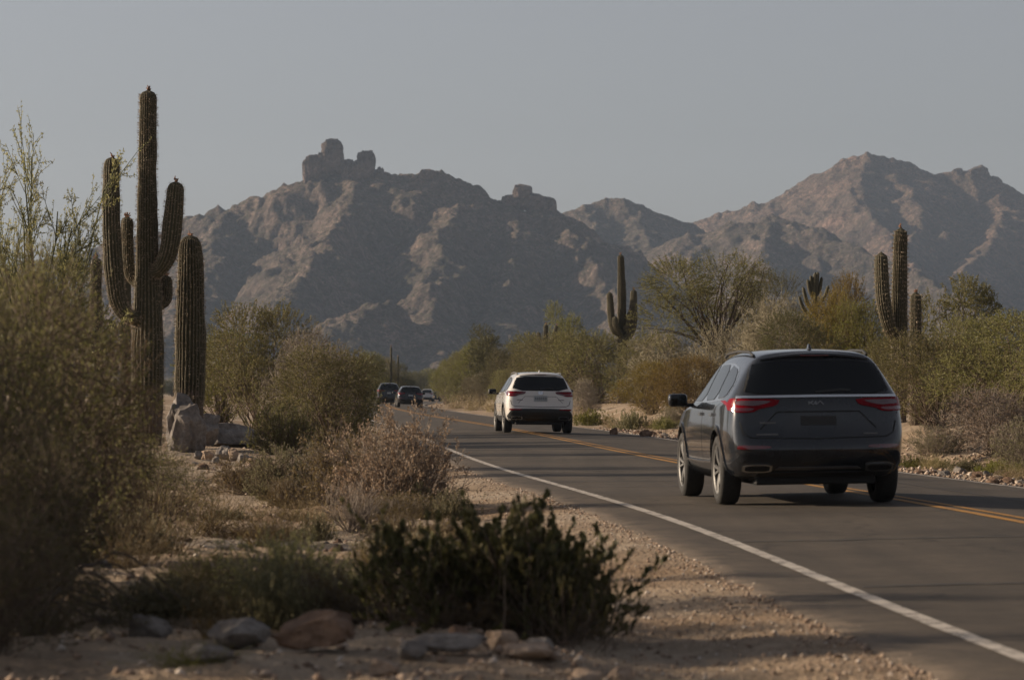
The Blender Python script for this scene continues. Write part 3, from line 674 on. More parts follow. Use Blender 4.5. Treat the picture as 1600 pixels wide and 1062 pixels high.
# right side: rows of plants u metres from the centre line
def rp(key, px, u, top, wpx, label, **kw): return plant(key, px, dr(px, u), top, wpx, label, **kw)
rp("creosote2", 1600, 8.5, 488, 260, "big olive bush at the right picture edge")
rp("creosote3", 1462, 8.0, 522, 210, "round green bush right behind the dark car", leafm="leaf_creosote")
rp("creosote1", 1530, 9.5, 496, 200, "olive bush between the round green bush and the picture edge", leafm="leaf_creosote")
rp("creosote1", 1690, 9.0, 470, 230, "olive bush mostly beyond the right picture edge")
rp("brush10", 1552, 6.4, 605, 170, "grey brown dead shrub with pale twigs at the right edge", leafm="leaf_pink", woodm="twig_grey")
rp("dome5", 1472, 6.0, 664, 110, "dry grey brittlebush at the foot of the round green bush", leafm="leaf_grey")
rp("dome4", 1610, 5.8, 652, 130, "dry brittlebush cut by the right picture edge", leafm="leaf_grey")
rp("creosote3", 1395, 9.5, 520, 130, "olive bush hidden behind the dark car's right rear corner")
for i, (px, u, t, w, l) in enumerate([(1430, 5.0, 712, 60, "lime green weeds on the verge beside the dark car's rear wheel"), (1468, 5.1, 716, 64, "second clump of lime weeds along the right verge"),
        (1510, 5.0, 716, 76, "pale lime weeds before the dead grey shrub"), (1552, 4.9, 722, 60, "bright green weed clump close to the right edge line"), (1595, 5.1, 722, 70, "olive weeds on the verge at the picture edge"),
        (985, 5.2, 640, 60, "greenish weeds on the far verge between the two cars"), (925, 5.2, 640, 70, "green verge weeds right behind the white car"), (1040, 5.3, 652, 60, "yellowish weeds by the dark car's front")]):
    rp("grass2", px, u, t, w, l, cat_="weeds", leafm=["leaf_lime", "leaf_creosote", "leaf_grey"][i % 3], woodm="leaf_lime")
for px, u, t, w, l in [(955, 5.0, 642, 46, "straw coloured tuft at the stony road edge between the cars"), (1588, 4.7, 728, 60, "dry straw tuft at the right road edge"), (1015, 6.0, 636, 50, "dry tuft on the reddish bank behind the white car"), (740, 5.2, 614, 60, "straw grass on the far right verge before the bend"), (712, 5.0, 614, 55, "farthest straw grass patch at the bend"), (770, 5.4, 616, 50, "straw grass left behind the white car"), (905, 5.8, 634, 50, "pale straw tuft below the grey dead shrub")]:
    rp("grass1", px, u, t, w, l, cat_="grass")
rp("creosote1", 1345, 11, 472, 140, "yellowish bush left of the right hand saguaro", leafm="leaf_lime")
rp("mesquite9", 1490, 15, 436, 150, "dark crown rising right of the right hand saguaro", cat_="tree", leafm="leaf_creosote")
rp("creosote2", 1322, 13, 432, 90, "golden bush between the cholla and the right hand saguaro", leafm="leaf_gold")
rp("creosote3", 1292, 10, 458, 110, "ochre yellow bush below the branching cholla", leafm="leaf_gold")
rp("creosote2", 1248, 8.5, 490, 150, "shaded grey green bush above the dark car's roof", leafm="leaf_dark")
rp("paloverde6", 1112, 9.5, 398, 200, "spreading palo verde tree with a dark slender trunk", cat_="tree")
rp("paloverde7", 1190, 13, 412, 130, "smaller palo verde crown right of the spreading one", cat_="tree")
rp("brush10", 1048, 8.6, 516, 130, "pale tangled shrub under the spreading palo verde")
rp("brush11", 1140, 8.6, 508, 150, "largest pale tangled shrub above the dark car's roof")
rp("brush10", 1205, 9.0, 466, 150, "pale tangled shrub left of the branching cholla", rz=1.0)
rp("creosote1", 1078, 7.0, 558, 150, "golden olive bush beside the dark car's mirror", leafm="leaf_gold")
rp("creosote2", 1018, 7.6, 566, 110, "gold tinged bush on the bank between the cars", leafm="leaf_gold")
rp("creosote3", 930, 8.6, 516, 180, "large green bush right behind the white car's roof")
rp("creosote1", 1008, 10.5, 528, 120, "olive bush at the foot of the three armed saguaro")
rp("creosote2", 882, 8.6, 522, 130, "green bush directly above the white car's roof")
rp("brush11", 915, 6.8, 592, 60, "grey dead shrub on the bank right of the white car", woodm="twig_grey")
rp("dome4", 1048, 6.2, 632, 50, "grey dry bush by the dark car's front wheel", leafm="leaf_grey")
rp("mesquite8", 882, 13, 478, 80, "dark small tree standing above the green bushes", cat_="tree", leafm="leaf_creosote")
row = [("creosote1", 840, 8.5, 532, 110, "leaf_creosote"), ("mesquite9", 815, 10, 522, 110, "leaf_creosote"), ("creosote3", 795, 8, 545, 90, "leaf_dark"), ("mesquite8", 768, 8.5, 512, 100, "leaf_dark"),
       ("creosote2", 745, 8, 532, 80, "leaf_lime"), ("creosote1", 790, 7, 578, 60, "leaf_creosote"), ("creosote3", 726, 7.5, 542, 70, "leaf_creosote"), ("mesquite9", 708, 7, 552, 60, "leaf_creosote"),
       ("creosote2", 752, 6.6, 582, 44, "leaf_grey"), ("creosote1", 696, 8, 566, 50, "leaf_lime"), ("creosote2", 735, 6.4, 590, 36, "leaf_grey")]
nm = ["first", "second", "third", "fourth", "fifth", "sixth", "seventh", "eighth", "ninth", "tenth", "eleventh", "twelfth", "thirteenth"]
for i, (k_, px, u, t, w, lm) in enumerate(sorted(row, key=lambda q: -q[1])):
    rp(k_, px, u, t, w, "%s bush from the white car towards the bend, right verge" % nm[i], leafm=lm, group="bushes in a row along the right verge up to the bend")
for i, (px, d, t, w) in enumerate([(690, 780, 572, 70), (665, 800, 576, 60), (600, 330, 560, 70), (625, 420, 570, 60), (575, 300, 552, 90), (640, 660, 580, 60), (612, 520, 574, 60), (655, 740, 584, 60), (690, 800, 584, 70), (730, 900, 580, 80), (560, 420, 562, 90), (520, 500, 570, 100), (480, 450, 566, 100), (420, 420, 560, 110), (350, 400, 560, 120)]):
    plant(["mesquite8", "mesquite9", "creosote1"][i % 3], px, d, t, w, "small hazy tree in the far tree line at the bend", leafm=["leaf_creosote", "leaf_dark"][i % 2], cat_="tree", group="far trees behind the bend")
for i in range(40):
    rr = random.Random(i); px = -150 + i * 47; d = rr.uniform(520, 900)
    plant(["mesquite8", "creosote2", "mesquite9"][i % 3], px, d, HY - rr.uniform(2, 14) - 6, rr.uniform(60, 110), "tiny tree far out on the desert flat before the mountains", leafm=["leaf_creosote", "leaf_dark"][i % 2], cat_="tree", group="trees far out on the desert flat")

# dead limbs arching over the bottom left corner
o = empty("fallen_branch", (atx(60, 16.6), 16.6, gzf(atx(60, 16.6), 16.6))); tag(o, "dark dead branch arching over the bottom left corner", "branch")
rng = np.random.default_rng(77)
for i in range(7):
    a = np.linspace(0, 1, 9); x0 = -.35 + .07 * i; L_ = .55 + .12 * rng.uniform(0, 1)
    pts = np.stack([x0 + a * L_, -.1 * i * .5 + .15 * a + .04 * np.sin(a * 5 + i), .05 + (.16 + .05 * i) * np.sin(a * 2.6) * (1 - .35 * a) + .015 * rng.normal(size=9)], -1)
    v_, f_ = tubes(pts[None], .016 - .0012 * i, .005, 6); link("limb", mesh_np("limb", v_, f_, M["bark_dark"], True), None, o)
plant("mesquite9", 0, 19.8, 0, 3.4 / 19.8 * F, "mesquite just beyond the left picture edge shading the foreground", cat_="tree", x=-7.2, h=3.1)
plant("mesquite8", 0, 17.4, 0, 3.4 / 17.4 * F, "second mesquite beyond the left picture edge nearer the camera", cat_="tree", x=-8.6, h=3.3)
# out past the left edge of the picture the scrub goes on and shades the verge
for i, (x, y, h) in enumerate([(-5.4, 20, 2.2), (-6.8, 25.5, 2.2), (-8.0, 31, 1.9), (-5.0, 17, 2.3)]):
    o = plant("near1", 0, y, 0, 2.6 / y * F, "olive scrub bush beyond the left picture edge", leafm="leaf_dark", x=x, h=h, group="scrub beyond the left picture edge")

# ------------------------------------------------------------------ saguaros
m, nt, out = new_mat("saguaro_skin"); c = coords(nt)
at = N(nt, "ShaderNodeAttribute"); at.attribute_name = "rib"
n1 = noise(nt, c, 2.2, 6); n2 = noise(nt, c, 30, 3)
skin = ramp(nt, n1, [(0.3, (0.034, 0.033, 0.017)), (0.6, (0.055, 0.053, 0.026)), (0.75, (0.08, 0.068, 0.04))])
ribc = ramp(nt, at.outputs["Fac"], [(0.55, (0, 0, 0)), (0.95, (1, 1, 1))])
ribc = mathn(nt, 'MULTIPLY', ribc, ramp(nt, n2, [(0.35, (0.3, 0.3, 0.3)), (0.6, (1, 1, 1))]))
col = mix(nt, ribc, skin, (0.135, 0.11, 0.072))
sz_ = nt.nodes.new("ShaderNodeSeparateXYZ"); nt.links.new(c, sz_.inputs[0]); n4 = noise(nt, c, 3.0, 6, .7)
low = nt.nodes.new("ShaderNodeMapRange"); low.inputs[1].default_value = 1.9; low.inputs[2].default_value = 0.2; nt.links.new(sz_.outputs["Z"], low.inputs[0])
cork = ramp(nt, mathn(nt, 'ADD', mathn(nt, 'MULTIPLY', low.outputs[0], .45), n4), [(.68, (0, 0, 0)), (.80, (1, 1, 1))])
col = mix(nt, cork, col, (0.13, 0.10, 0.075))
principled(nt, out, col, 0.7, bump(nt, n2, 0.01, 0.5), spec=0.3); M["saguaro_skin"] = m
simple("spine", (0.34, 0.27, 0.19), 0.8, var=0.2)
simple("dry_bud", (0.24, 0.13, 0.08), 0.8, var=0.3)

def smooth_path(pts, n):
    P = np.array(pts, float)
    for _ in range(3):
        Q = [P[0]]
        for a, b in zip(P[:-1], P[1:]): Q += [a * .75 + b * .25, a * .25 + b * .75]
        Q.append(P[-1]); P = np.array(Q)
    L = np.concatenate([[0], np.cumsum(np.linalg.norm(np.diff(P, axis=0), axis=1))])
    s = np.linspace(0, L[-1], n); return np.stack([np.interp(s, L, P[:, i]) for i in range(3)], -1), L[-1]
def cactus_stem(name, pts, rads, parent, ribs=17, seed=0, spines=True, taper_base=False, step=0.09):
    """a ribbed stem swept along pts; rads = radii spread along its length, domed top"""
    n = 14; _, L = smooth_path(pts, 10); n = max(14, int(L / step))
    C, L = smooth_path(pts, n); T = nrmz(np.gradient(C, axis=0)); s = np.linspace(0, 1, n)
    r = np.interp(s, np.linspace(0, 1, len(rads)), rads)
    r = r * (1 + 0.035 * fbm(s * L * 1.3, s * 0 + seed, 3, seed))
    tip = np.clip((1 - s) * L / (rads[-1] * 1.15), 0, 1); r = r * np.sqrt(np.clip(1 - (1 - tip) ** 2, 0.0, 1)) + 0.004
    sub = ribs * 6; a = np.arange(sub) / sub * 2 * np.pi
    rib = 0.5 + 0.5 * np.cos(ribs * a); rib = rib ** 0.7
    ref = np.array([0.0, 1.0, 0.0]); n1 = nrmz(np.cross(np.broadcast_to(ref, T.shape), T)); n2 = np.cross(T, n1)
    wob_ = fbm(np.repeat((s * L * 2.2)[:, None], sub, 1), np.repeat((np.cos(a) * 2 + seed)[None], n, 0) + np.sin(a)[None] * 2, 3, seed + 2)
    rad = r[:, None] * (0.85 + (0.15 + .05 * wob_) * rib[None, :] + .045 * wob_)
    # finer rings near the tip are worth little here; the dome closes by radius
    ring = C[:, None] + rad[..., None] * (np.cos(a)[None, :, None] * n1[:, None] + np.sin(a)[None, :, None] * n2[:, None])
    idx = np.arange(n * sub).reshape(n, sub); nx = np.roll(idx, -1, 1)
    Fq = np.stack([idx[:-1], nx[:-1], nx[1:], idx[1:]], -1).reshape(-1, 4)
    me = mesh_np(name, ring.reshape(-1, 3), Fq, M["saguaro_skin"], True, ("rib", np.broadcast_to(rib, (n, sub)).ravel()))
    o = link(name, me, None, parent)
    if spines:
        rng = np.random.default_rng(seed + 5); m_ = int(L / 0.055); t = rng.uniform(0, 0.995, (ribs, m_)) * (n - 1); i = t.astype(int)
        k = (np.arange(ribs) * 6)[:, None]; pos = ring[i, np.broadcast_to(k, i.shape)].reshape(-1, 3); cen = C[i].reshape(-1, 3)
        pos = np.repeat(pos, 3, 0); cen = np.repeat(cen, 3, 0)
        d = nrmz(pos - cen) + rng.normal(size=pos.shape) * 0.6
        v, f = leaf_quads(rng, pos, d, 0.055, 0.006); link("spines", mesh_np("spines", v, f, M["spine"]), None, o)
    return o
def buds(parent, top, seed, size=0.09):
    rng = np.random.default_rng(seed); d = hemi(rng, 9, 5, 60); p = np.repeat(np.array([top]), 9, 0) + rng.normal(size=(9, 3)) * 0.02
    P = polyl(rng, p, d, np.full(9, size) * rng.uniform(.6, 1.3, 9), 2, .1, .1); v, f = tubes(P, .016, .008, 5)
    link("dried_bud", mesh_np("dried_bud", v, f, M["dry_bud"]), None, parent)
def saguaro(px, d, label, stems, base_y=None, spines=True, ribs=23):
    """stems = list of (name, [(px,py,depth offset) from root to tip], [radius px ...]) in photo pixels at distance d"""
    X0 = atx(px, d); z0 = gzf(X0, d) - 0.05
    o = empty("saguaro", (X0, d, z0)); tag(o, label, "cactus", "saguaros")
    for i, (nm_, pts, rr) in enumerate(stems):
        q = [((x - px) / F * d, dy, (zpx(y, d) - z0) if y is not None else 0.0) for x, y, dy in pts]
        s_ = cactus_stem(nm_, q, [r_ / F * d for r_ in rr], o, ribs if i == 0 else max(9, ribs - 5), seed=int(px) + i, spines=spines, step=.05 if d < 80 else .1)
        if nm_ != "stub" and (i % 2 == 0 or d < 80): buds(s_, q[-1], i + int(px), 0.07 if d < 90 else .1)
    return o
saguaro(231, 66, "tallest saguaro with two raised arms at the left of the picture", [
    ("trunk", [(231, None, 0), (230, 600, 0), (231, 480, 0), (229, 330, 0), (231, 140, 0)], [22, 24, 25, 21, 17, 14.5, 13.5, 13]),
    ("arm", [(225, 500, -.1), (205, 497, -.25), (186, 478, -.3), (180, 420, -.3), (175, 330, -.25), (176, 246, -.2)], [10, 13, 15, 14, 13.5, 12.5]),
    ("arm", [(238, 425, -.1), (252, 424, -.25), (266, 400, -.3), (272, 350, -.3), (277, 284, -.25)], [10, 14, 15, 14, 12.5]),
    ("arm", [(232, 470, .2), (248, 475, .35), (257, 465, .4), (256, 428, .4)], [9, 10, 10, 9]),
    ("arm", [(222, 440, .3), (205, 440, .5), (195, 420, .5), (195, 336, .5)], [8, 9, 9, 8])])
saguaro(297, 67, "short thick armless saguaro behind the pale boulder", [
    ("trunk", [(294, None, 0), (297, 560, 0), (298, 460, 0), (297, 367, 0)], [20, 22.5, 24, 23, 20, 16])], ribs=25)
saguaro(1405, 82, "saguaro with one raised left arm behind the round green bush", [
    ("trunk", [(1405, None, 0), (1405, 480, 0), (1408, 355, 0)], [11, 12.5, 13, 11.5, 9.5]),
    ("arm", [(1405, 530, -.1), (1390, 520, -.25), (1381, 490, -.3), (1376, 450, -.3), (1375, 394, -.3)], [9, 10, 11, 10.5, 9])])
saguaro(1431, 80, "short pale saguaro stem right of the one armed saguaro", [("trunk", [(1431, None, 0), (1431, 455, 0)], [9, 9.5, 9, 8])])
saguaro(972, 165, "three armed saguaro behind the white car's roof", [
    ("trunk", [(972, None, 0), (972, 480, 0), (970, 397, 0)], [7.5, 8, 7.5, 6.5, 5]),
    ("arm", [(972, 522, -.2), (960, 518, -.3), (955, 500, -.3), (952, 456, -.3)], [5.5, 6, 5.5, 4.5]),
    ("arm", [(972, 530, -.2), (984, 526, -.3), (989, 505, -.3), (990, 452, -.3)], [6, 6.5, 6, 4.5]),
    ("arm", [(968, 520, -.4), (962, 512, -.5), (960, 494, -.5)], [4, 4.5, 4]), ("arm", [(976, 515, -.4), (982, 508, -.5), (983, 486, -.5)], [4, 4, 3.5])], spines=False)
saguaro(853, 225, "dark small saguaro with stubby arms left of the white car's roof line", [
    ("trunk", [(853, None, 0), (853, 506, 0)], [4, 4.5, 4, 3.2]), ("arm", [(853, 545, -.2), (844, 540, -.3), (841, 518, -.3)], [3.5, 3.5, 3]), ("arm", [(853, 540, -.2), (864, 535, -.3), (870, 508, -.3)], [3.5, 3.5, 3])], spines=False)
saguaro(611, 300, "thin far saguaro standing above the distant dark cars", [("trunk", [(611, None, 0), (611, 541, 0)], [1.8, 2, 1.8, 1.4])], spines=False, ribs=9)
saguaro(622, 330, "shorter far saguaro right of the thin one", [("trunk", [(622, None, 0), (622, 556, 0)], [1.6, 1.8, 1.5])], spines=False, ribs=9)
saguaro(150, 72, "small saguaro knob left of the tallest saguaro", [("trunk", [(150, None, 0), (150, 402, 0)], [9, 10, 9, 8])])
saguaro(212, 90, "sunlit saguaro half hidden behind the tallest one", [("trunk", [(196, None, 0), (196, 338, 0)], [8, 8.5, 8, 7])], spines=False)
# branching cholla
o = empty("cholla", (atx(1273, 106), 106, gzf(atx(1273, 106), 106))); tag(o, "dark branching cholla with upright fingers behind the ochre bush", "cactus")
z0 = o.location.z; q = lambda x, y, dy=0: ((x - 1273) / F * 106, dy, zpx(y, 106) - z0)
cactus_stem("trunk", [(0, 0, 0), q(1273, 500), q(1274, 425)], [.13, .12, .09, .07], o, 11, 7, False)
for i, (x0, y0, x1, y1) in enumerate([(1273, 490, 1254, 448), (1273, 470, 1262, 436), (1274, 465, 1285, 432), (1273, 480, 1294, 446), (1273, 500, 1248, 462), (1274, 455, 1279, 424), (1273, 495, 1302, 470), (1273, 460, 1267, 430)]):
    cactus_stem("arm", [q(x0, y0), q((x0 * .3 + x1 * .7), y0 * .6 + y1 * .4, .15 * (i % 3 - 1)), q(x1, y1, .2 * (i % 3 - 1))], [.05, .06, .045], o, 9, i, False)

# ------------------------------------------------------------------ stones
def stone(px, d, w, hgt, label, mat="rock_tan", seed=1, dep=None, name="boulder", group=None, rot=0.0, sink=0.25, power=.9, cat_="rock", jag=0.18):
    """w, hgt in photo pixels at distance d"""
    sx = w / F * d / 2; sz = hgt / F * d / 2 / (1 - sink * .5); X = atx(px, d)
    me = boulder_mesh(name, seed, sx, (dep or sx * .9), sz, M[mat], 4, jag, 11, power)
    o = link(name, me, None, None, (X, d, gzf(X, d) + sz * (1 - sink * 1.0)), rot)
    return tag(o, label, cat_, group)
stone(286, 63.5, 64, 92, "pale upright boulder in front of the short saguaro", "rock_grey", 417, sink=.22, power=.75, jag=.3)
stone(348, 70, 110, 46, "long grey slab of rock sloping down right of the short saguaro", "rock_grey", 402, dep=.8, rot=.2)
stone(322, 69, 54, 56, "grey rock leaning against the long slab", "rock_grey", 403)
for i, (px, d, w, h, l) in enumerate([(349, 61.5, 26, 26, "rounded pale stone below the long grey slab"), (364, 61, 16, 22, "tan stone right of the rounded pale stone"), (380, 60.5, 24, 16, "small white stone at the end of the pale stones"),
        (325, 61, 26, 18, "flat brown stone below the upright boulder"), (338, 59.5, 16, 12, "small tan stone on the sandy patch"), (392, 58, 20, 14, "low stone by the yellow green bush"), (310, 60, 18, 14, "little shaded stone by the upright boulder")]):
    stone(px, d, w, h, l, ["rock_grey", "rock_tan"][i % 2], 420 + i, name="stone", cat_="stone")
stone(500, 16.0, 140, 58, "large brown boulder at the bottom of the picture", "rock_red", 440, sink=.2)
stone(372, 16.8, 95, 50, "mottled grey rock left of the large brown boulder", "rock_grey", 441)
stone(238, 17.5, 75, 52, "half shaded rock in the dark lower left", "rock_grey", 442)
stone(715, 16.6, 68, 40, "tan slanted stone under the dark jojoba", "rock_red", 443)
stone(785, 16.5, 52, 34, "pale stone right of the tan slanted one", "rock_tan", 444)
stone(845, 16.4, 46, 28, "small grey stone third under the jojoba", "rock_grey", 445)
stone(640, 15.6, 60, 30, "grey stone between the brown boulder and the tan stone", "rock_grey", 446)
stone(700, 15.8, 120, 34, "broad low rock at the bottom picture edge", "rock_grey", 447, sink=.3)
stone(820, 15.7, 90, 28, "second low rock at the bottom picture edge under the jojoba", "rock_tan", 455, sink=.3)
stone(600, 15.2, 50, 34, "small pale stone touching the large brown boulder", "rock_tan", 448)
stone(970, 15.5, 46, 30, "tan stone on the gravel right of the jojoba", "rock_tan", 449)
stone(915, 15.3, 60, 26, "low stone at the bottom edge right of the jojoba", "rock_tan", 450)
stone(330, 15.2, 70, 30, "dim stone beside the yellow green grass", "rock_grey", 451)
stone(1010, 95, 22, 14, "reddish stone on the bank between the cars", "rock_red", 452, name="stone", cat_="stone")
stone(958, 97, 14, 16, "dark little rock on the reddish bank", "rock_red", 453, name="stone", cat_="stone")

SP = [boulder_mesh("stone", 500 + i, 1, .8 + .06 * i, .55 + .05 * i, M[["rock_tan", "rock_grey", "rock_red"][i % 3]], 2, .25, 6, .9) for i in range(6)]
rs = random.Random(5)
def strew(n, fy, fu, size, label, group):
    for i in range(n):
        y = fy(); x = float(xc(y)) + fu(y); s_ = rs.uniform(*size)
        o = link("stone", SP[rs.randrange(6)], None, None, (x, y, gzf(x, y) + s_ * .12), rs.uniform(0, 6.28)); o.scale = (s_, s_, s_ * rs.uniform(.7, 1.1))
        tag(o, label, "stone", group)
strew(70, lambda: rs.uniform(41, 58), lambda y: 3.95 + abs(rs.gauss(0, .45)), (.05, .13), "loose stone on the right verge behind the dark car", "stones along the near right verge")
strew(70, lambda: rs.uniform(74, 112), lambda y: 3.95 + abs(rs.gauss(0, .5)), (.05, .15), "loose stone on the right verge between the two big cars", "stones along the middle right verge")
strew(60, lambda: rs.uniform(48, 64), lambda y: -rs.uniform(6.0, 9.5), (.04, .11), "loose stone on the sandy patch below the pale boulders", "stones on the sandy patch by the saguaros")
strew(110, lambda: rs.uniform(17, 34), lambda y: -rs.uniform(5.2, 9.0), (.02, .085), "loose stone on the left verge behind the jojoba", "stones on the left verge")

# gravel: pebbles too many to count
def gravel(name, n, ya, yb, ua, ub, s0, s1, mat, label, seed, power=2.0):
    rng = np.random.default_rng(seed)
    y = ya + (yb - ya) * rng.uniform(0, 1, n) ** power; u = rng.uniform(ua, ub, n) if not callable(ua) else ua(rng, n)
    x = xc(y) + u; z = gz(x, y); s_ = s0 + (s1 - s0) * rng.uniform(0, 1, n) ** 3
    base = np.array([[1, 0, 0], [-1, 0, 0], [0, 1, 0], [0, -1, 0], [0, 0, 1], [0, 0, -.6]], float)
    Vp = base[None] * rng.uniform(.55, 1.2, (n, 6, 1)); a = rng.uniform(0, 6.28, n); ca, sa = np.cos(a)[:, None], np.sin(a)[:, None]
    tl = rng.normal(0, .35, (n, 1)); vx = Vp[..., 0] * ca - Vp[..., 1] * sa; vy = Vp[..., 0] * sa + Vp[..., 1] * ca; vz = Vp[..., 2] * .7 + vx * tl
    Vp = np.stack([vx, vy, vz], -1) * s_[:, None, None] + np.stack([x, y, z + s_ * .25], -1)[:, None]
    f = np.array([[0, 2, 4], [2, 1, 4], [1, 3, 4], [3, 0, 4], [2, 0, 5], [1, 2, 5], [3, 1, 5], [0, 3, 5]])
    Fq = (np.arange(n)[:, None, None] * 6 + f[None]).reshape(-1, 3)
    o = link(name, mesh_np(name, Vp.reshape(-1, 3), Fq, mat, False)); tag(o, label, "gravel", kind="stuff")
m, nt, out = new_mat("pebble"); g = nt.nodes.new("ShaderNodeNewGeometry")
col = ramp(nt, g.outputs["Random Per Island"], [(0, (0.14, 0.10, 0.075)), (.4, (0.28, 0.20, 0.145)), (.8, (0.38, 0.30, 0.235)), (1, (0.50, 0.44, 0.38))])
principled(nt, out, col, .9, spec=.2); M["pebble"] = m
gravel("gravel", 20000, 13.5, 60, -6.6, -3.95, .004, .022, M["pebble"], "loose gravel on the left road shoulder", 1, 1.8)
gravel("gravel", 12000, 14, 75, -12, -5.5, .006, .042, M["pebble"], "scattered pebbles over the soil of the left verge", 2, 1.6)
gravel("gravel", 9000, 38, 120, 3.7, 6.5, .015, .07, M["pebble"], "stony rubble along the right road edge", 3, 1.4)
def edge_u(rng, n): return -3.98 + rng.normal(0, .09, n)
gravel("gravel", 5000, 13.5, 60, edge_u, 0, .005, .024, M["pebble"], "crumbled asphalt grit along the broken left road edge", 4, 1.6)

# ------------------------------------------------------------------ cars
def car_paint(name, color, metal, flake=0.0):
    m, nt, out = new_mat(name); c = coords(nt); n1 = noise(nt, c, 3.0, 5); dz = noise(nt, c, 9.0, 6, .7)
    col = mix(nt, ramp(nt, n1, [(.35, (0, 0, 0)), (.75, (.09, .09, .09))]), color, (0.16, 0.13, 0.10))   # road dust
    rgh = ramp(nt, dz, [(.3, (.15, .15, .15)), (.75, (.30, .30, .30))])
    principled(nt, out, col, rgh, None, metal, .10, 1.0); M[name] = m
car_paint("paint_slate", (0.009, 0.0125, 0.018), .0); car_paint("paint_car_white", (0.62, 0.60, 0.57), 0.0); car_paint("paint_black", (0.014, 0.014, 0.016), .1)
car_paint("paint_silver", (0.40, 0.39, 0.38), .3)
simple("car_glass", (0.004, 0.005, 0.006), .04, spec=.4, var=.1)
simple("black_plastic", (0.016, 0.016, 0.016), .6, var=.25, scale=15); simple("rubber", (0.018, 0.017, 0.016), .85, var=.35, scale=25, bmp=.004)
simple("chrome", (0.62, 0.62, 0.62), .18, 1.0, var=.05); simple("alloy", (0.13, 0.127, 0.123), .55, .6, var=.1)
simple("lamp_red", (0.15, 0.0008, 0.005), .2, spec=.08, coat=.06, var=.2); simple("lamp_deep", (0.085, 0.004, 0.008), .12, spec=.6, coat=.8, var=.2)
simple("lamp_clear", (0.10, 0.055, 0.06), .15, .3, coat=.8, var=.15); simple("plate_white", (0.30, 0.32, 0.33), .5, var=.1); simple("plate_ink", (0.05, 0.055, 0.07), .6)
simple("gap_black", (0.006, 0.006, 0.006), .8)

def car_sections(H, w):
    hs = H / 1.745; s = w / .97
    def S(y, ww, zb, up, ly=0.0, ys=None):
        low = [(0, zb), (.78 * (ww - .14), zb), (ww - .14, zb), (ww - .035, zb + .12), (ww - .005, .60), (ww, .84)]
        pts = low + up; ys = ys or [0] * 11
        return [(p[0] * s, y + ys[i], p[1] * (hs if p[1] > .7 else 1)) for i, p in enumerate(pts)]
    return [
        S(2.30, .84, .30, [(.78, .96), (.66, 1.00), (.56, 1.015), (.42, 1.02), (0, 1.03)], ys=[-.05, -.05, -.05, .02, .10, .06, -.02, -.06, -.06, -.05, -.02]),
        S(2.08, .93, .28, [(.88, .98), (.76, 1.045), (.62, 1.065), (.46, 1.075), (0, 1.09)]),
        S(1.45, .965, .28, [(.93, 1.03), (.79, 1.11), (.64, 1.135), (.48, 1.145), (0, 1.16)]),
        S(.95, .97, .28, [(.945, 1.07), (.84, 1.13), (.68, 1.165), (.51, 1.175), (0, 1.185)], ys=[0] * 7 + [0, .03, .08, .15]),
        S(.42, .97, .28, [(.945, 1.09), (.775, 1.40), (.66, 1.455), (.50, 1.48), (0, 1.50)], ys=[0] * 8 + [.03, .06, .12]),
        S(-.08, .97, .28, [(.945, 1.10), (.735, 1.555), (.64, 1.655), (.48, 1.685), (0, 1.71)]),
        S(-.8, .97, .28, [(.945, 1.11), (.73, 1.575), (.64, 1.69), (.48, 1.725), (0, 1.745)]),
        S(-1.45, .97, .28, [(.945, 1.13), (.725, 1.565), (.635, 1.685), (.475, 1.72), (0, 1.74)]),
        S(-1.98, .965, .30, [(.93, 1.15), (.715, 1.545), (.615, 1.652), (.46, 1.695), (0, 1.722)], ys=[0, 0, 0, 0, 0, 0, -.02, .02, .02, 0, 0]),
        S(-2.26, .925, .34, [(.895, 1.17), (.70, 1.53), (.60, 1.64), (.45, 1.682), (0, 1.712)], ys=[.05, .05, .05, -.03, -.09, -.07, 0, .17, .18, .16, .14]),
    ]
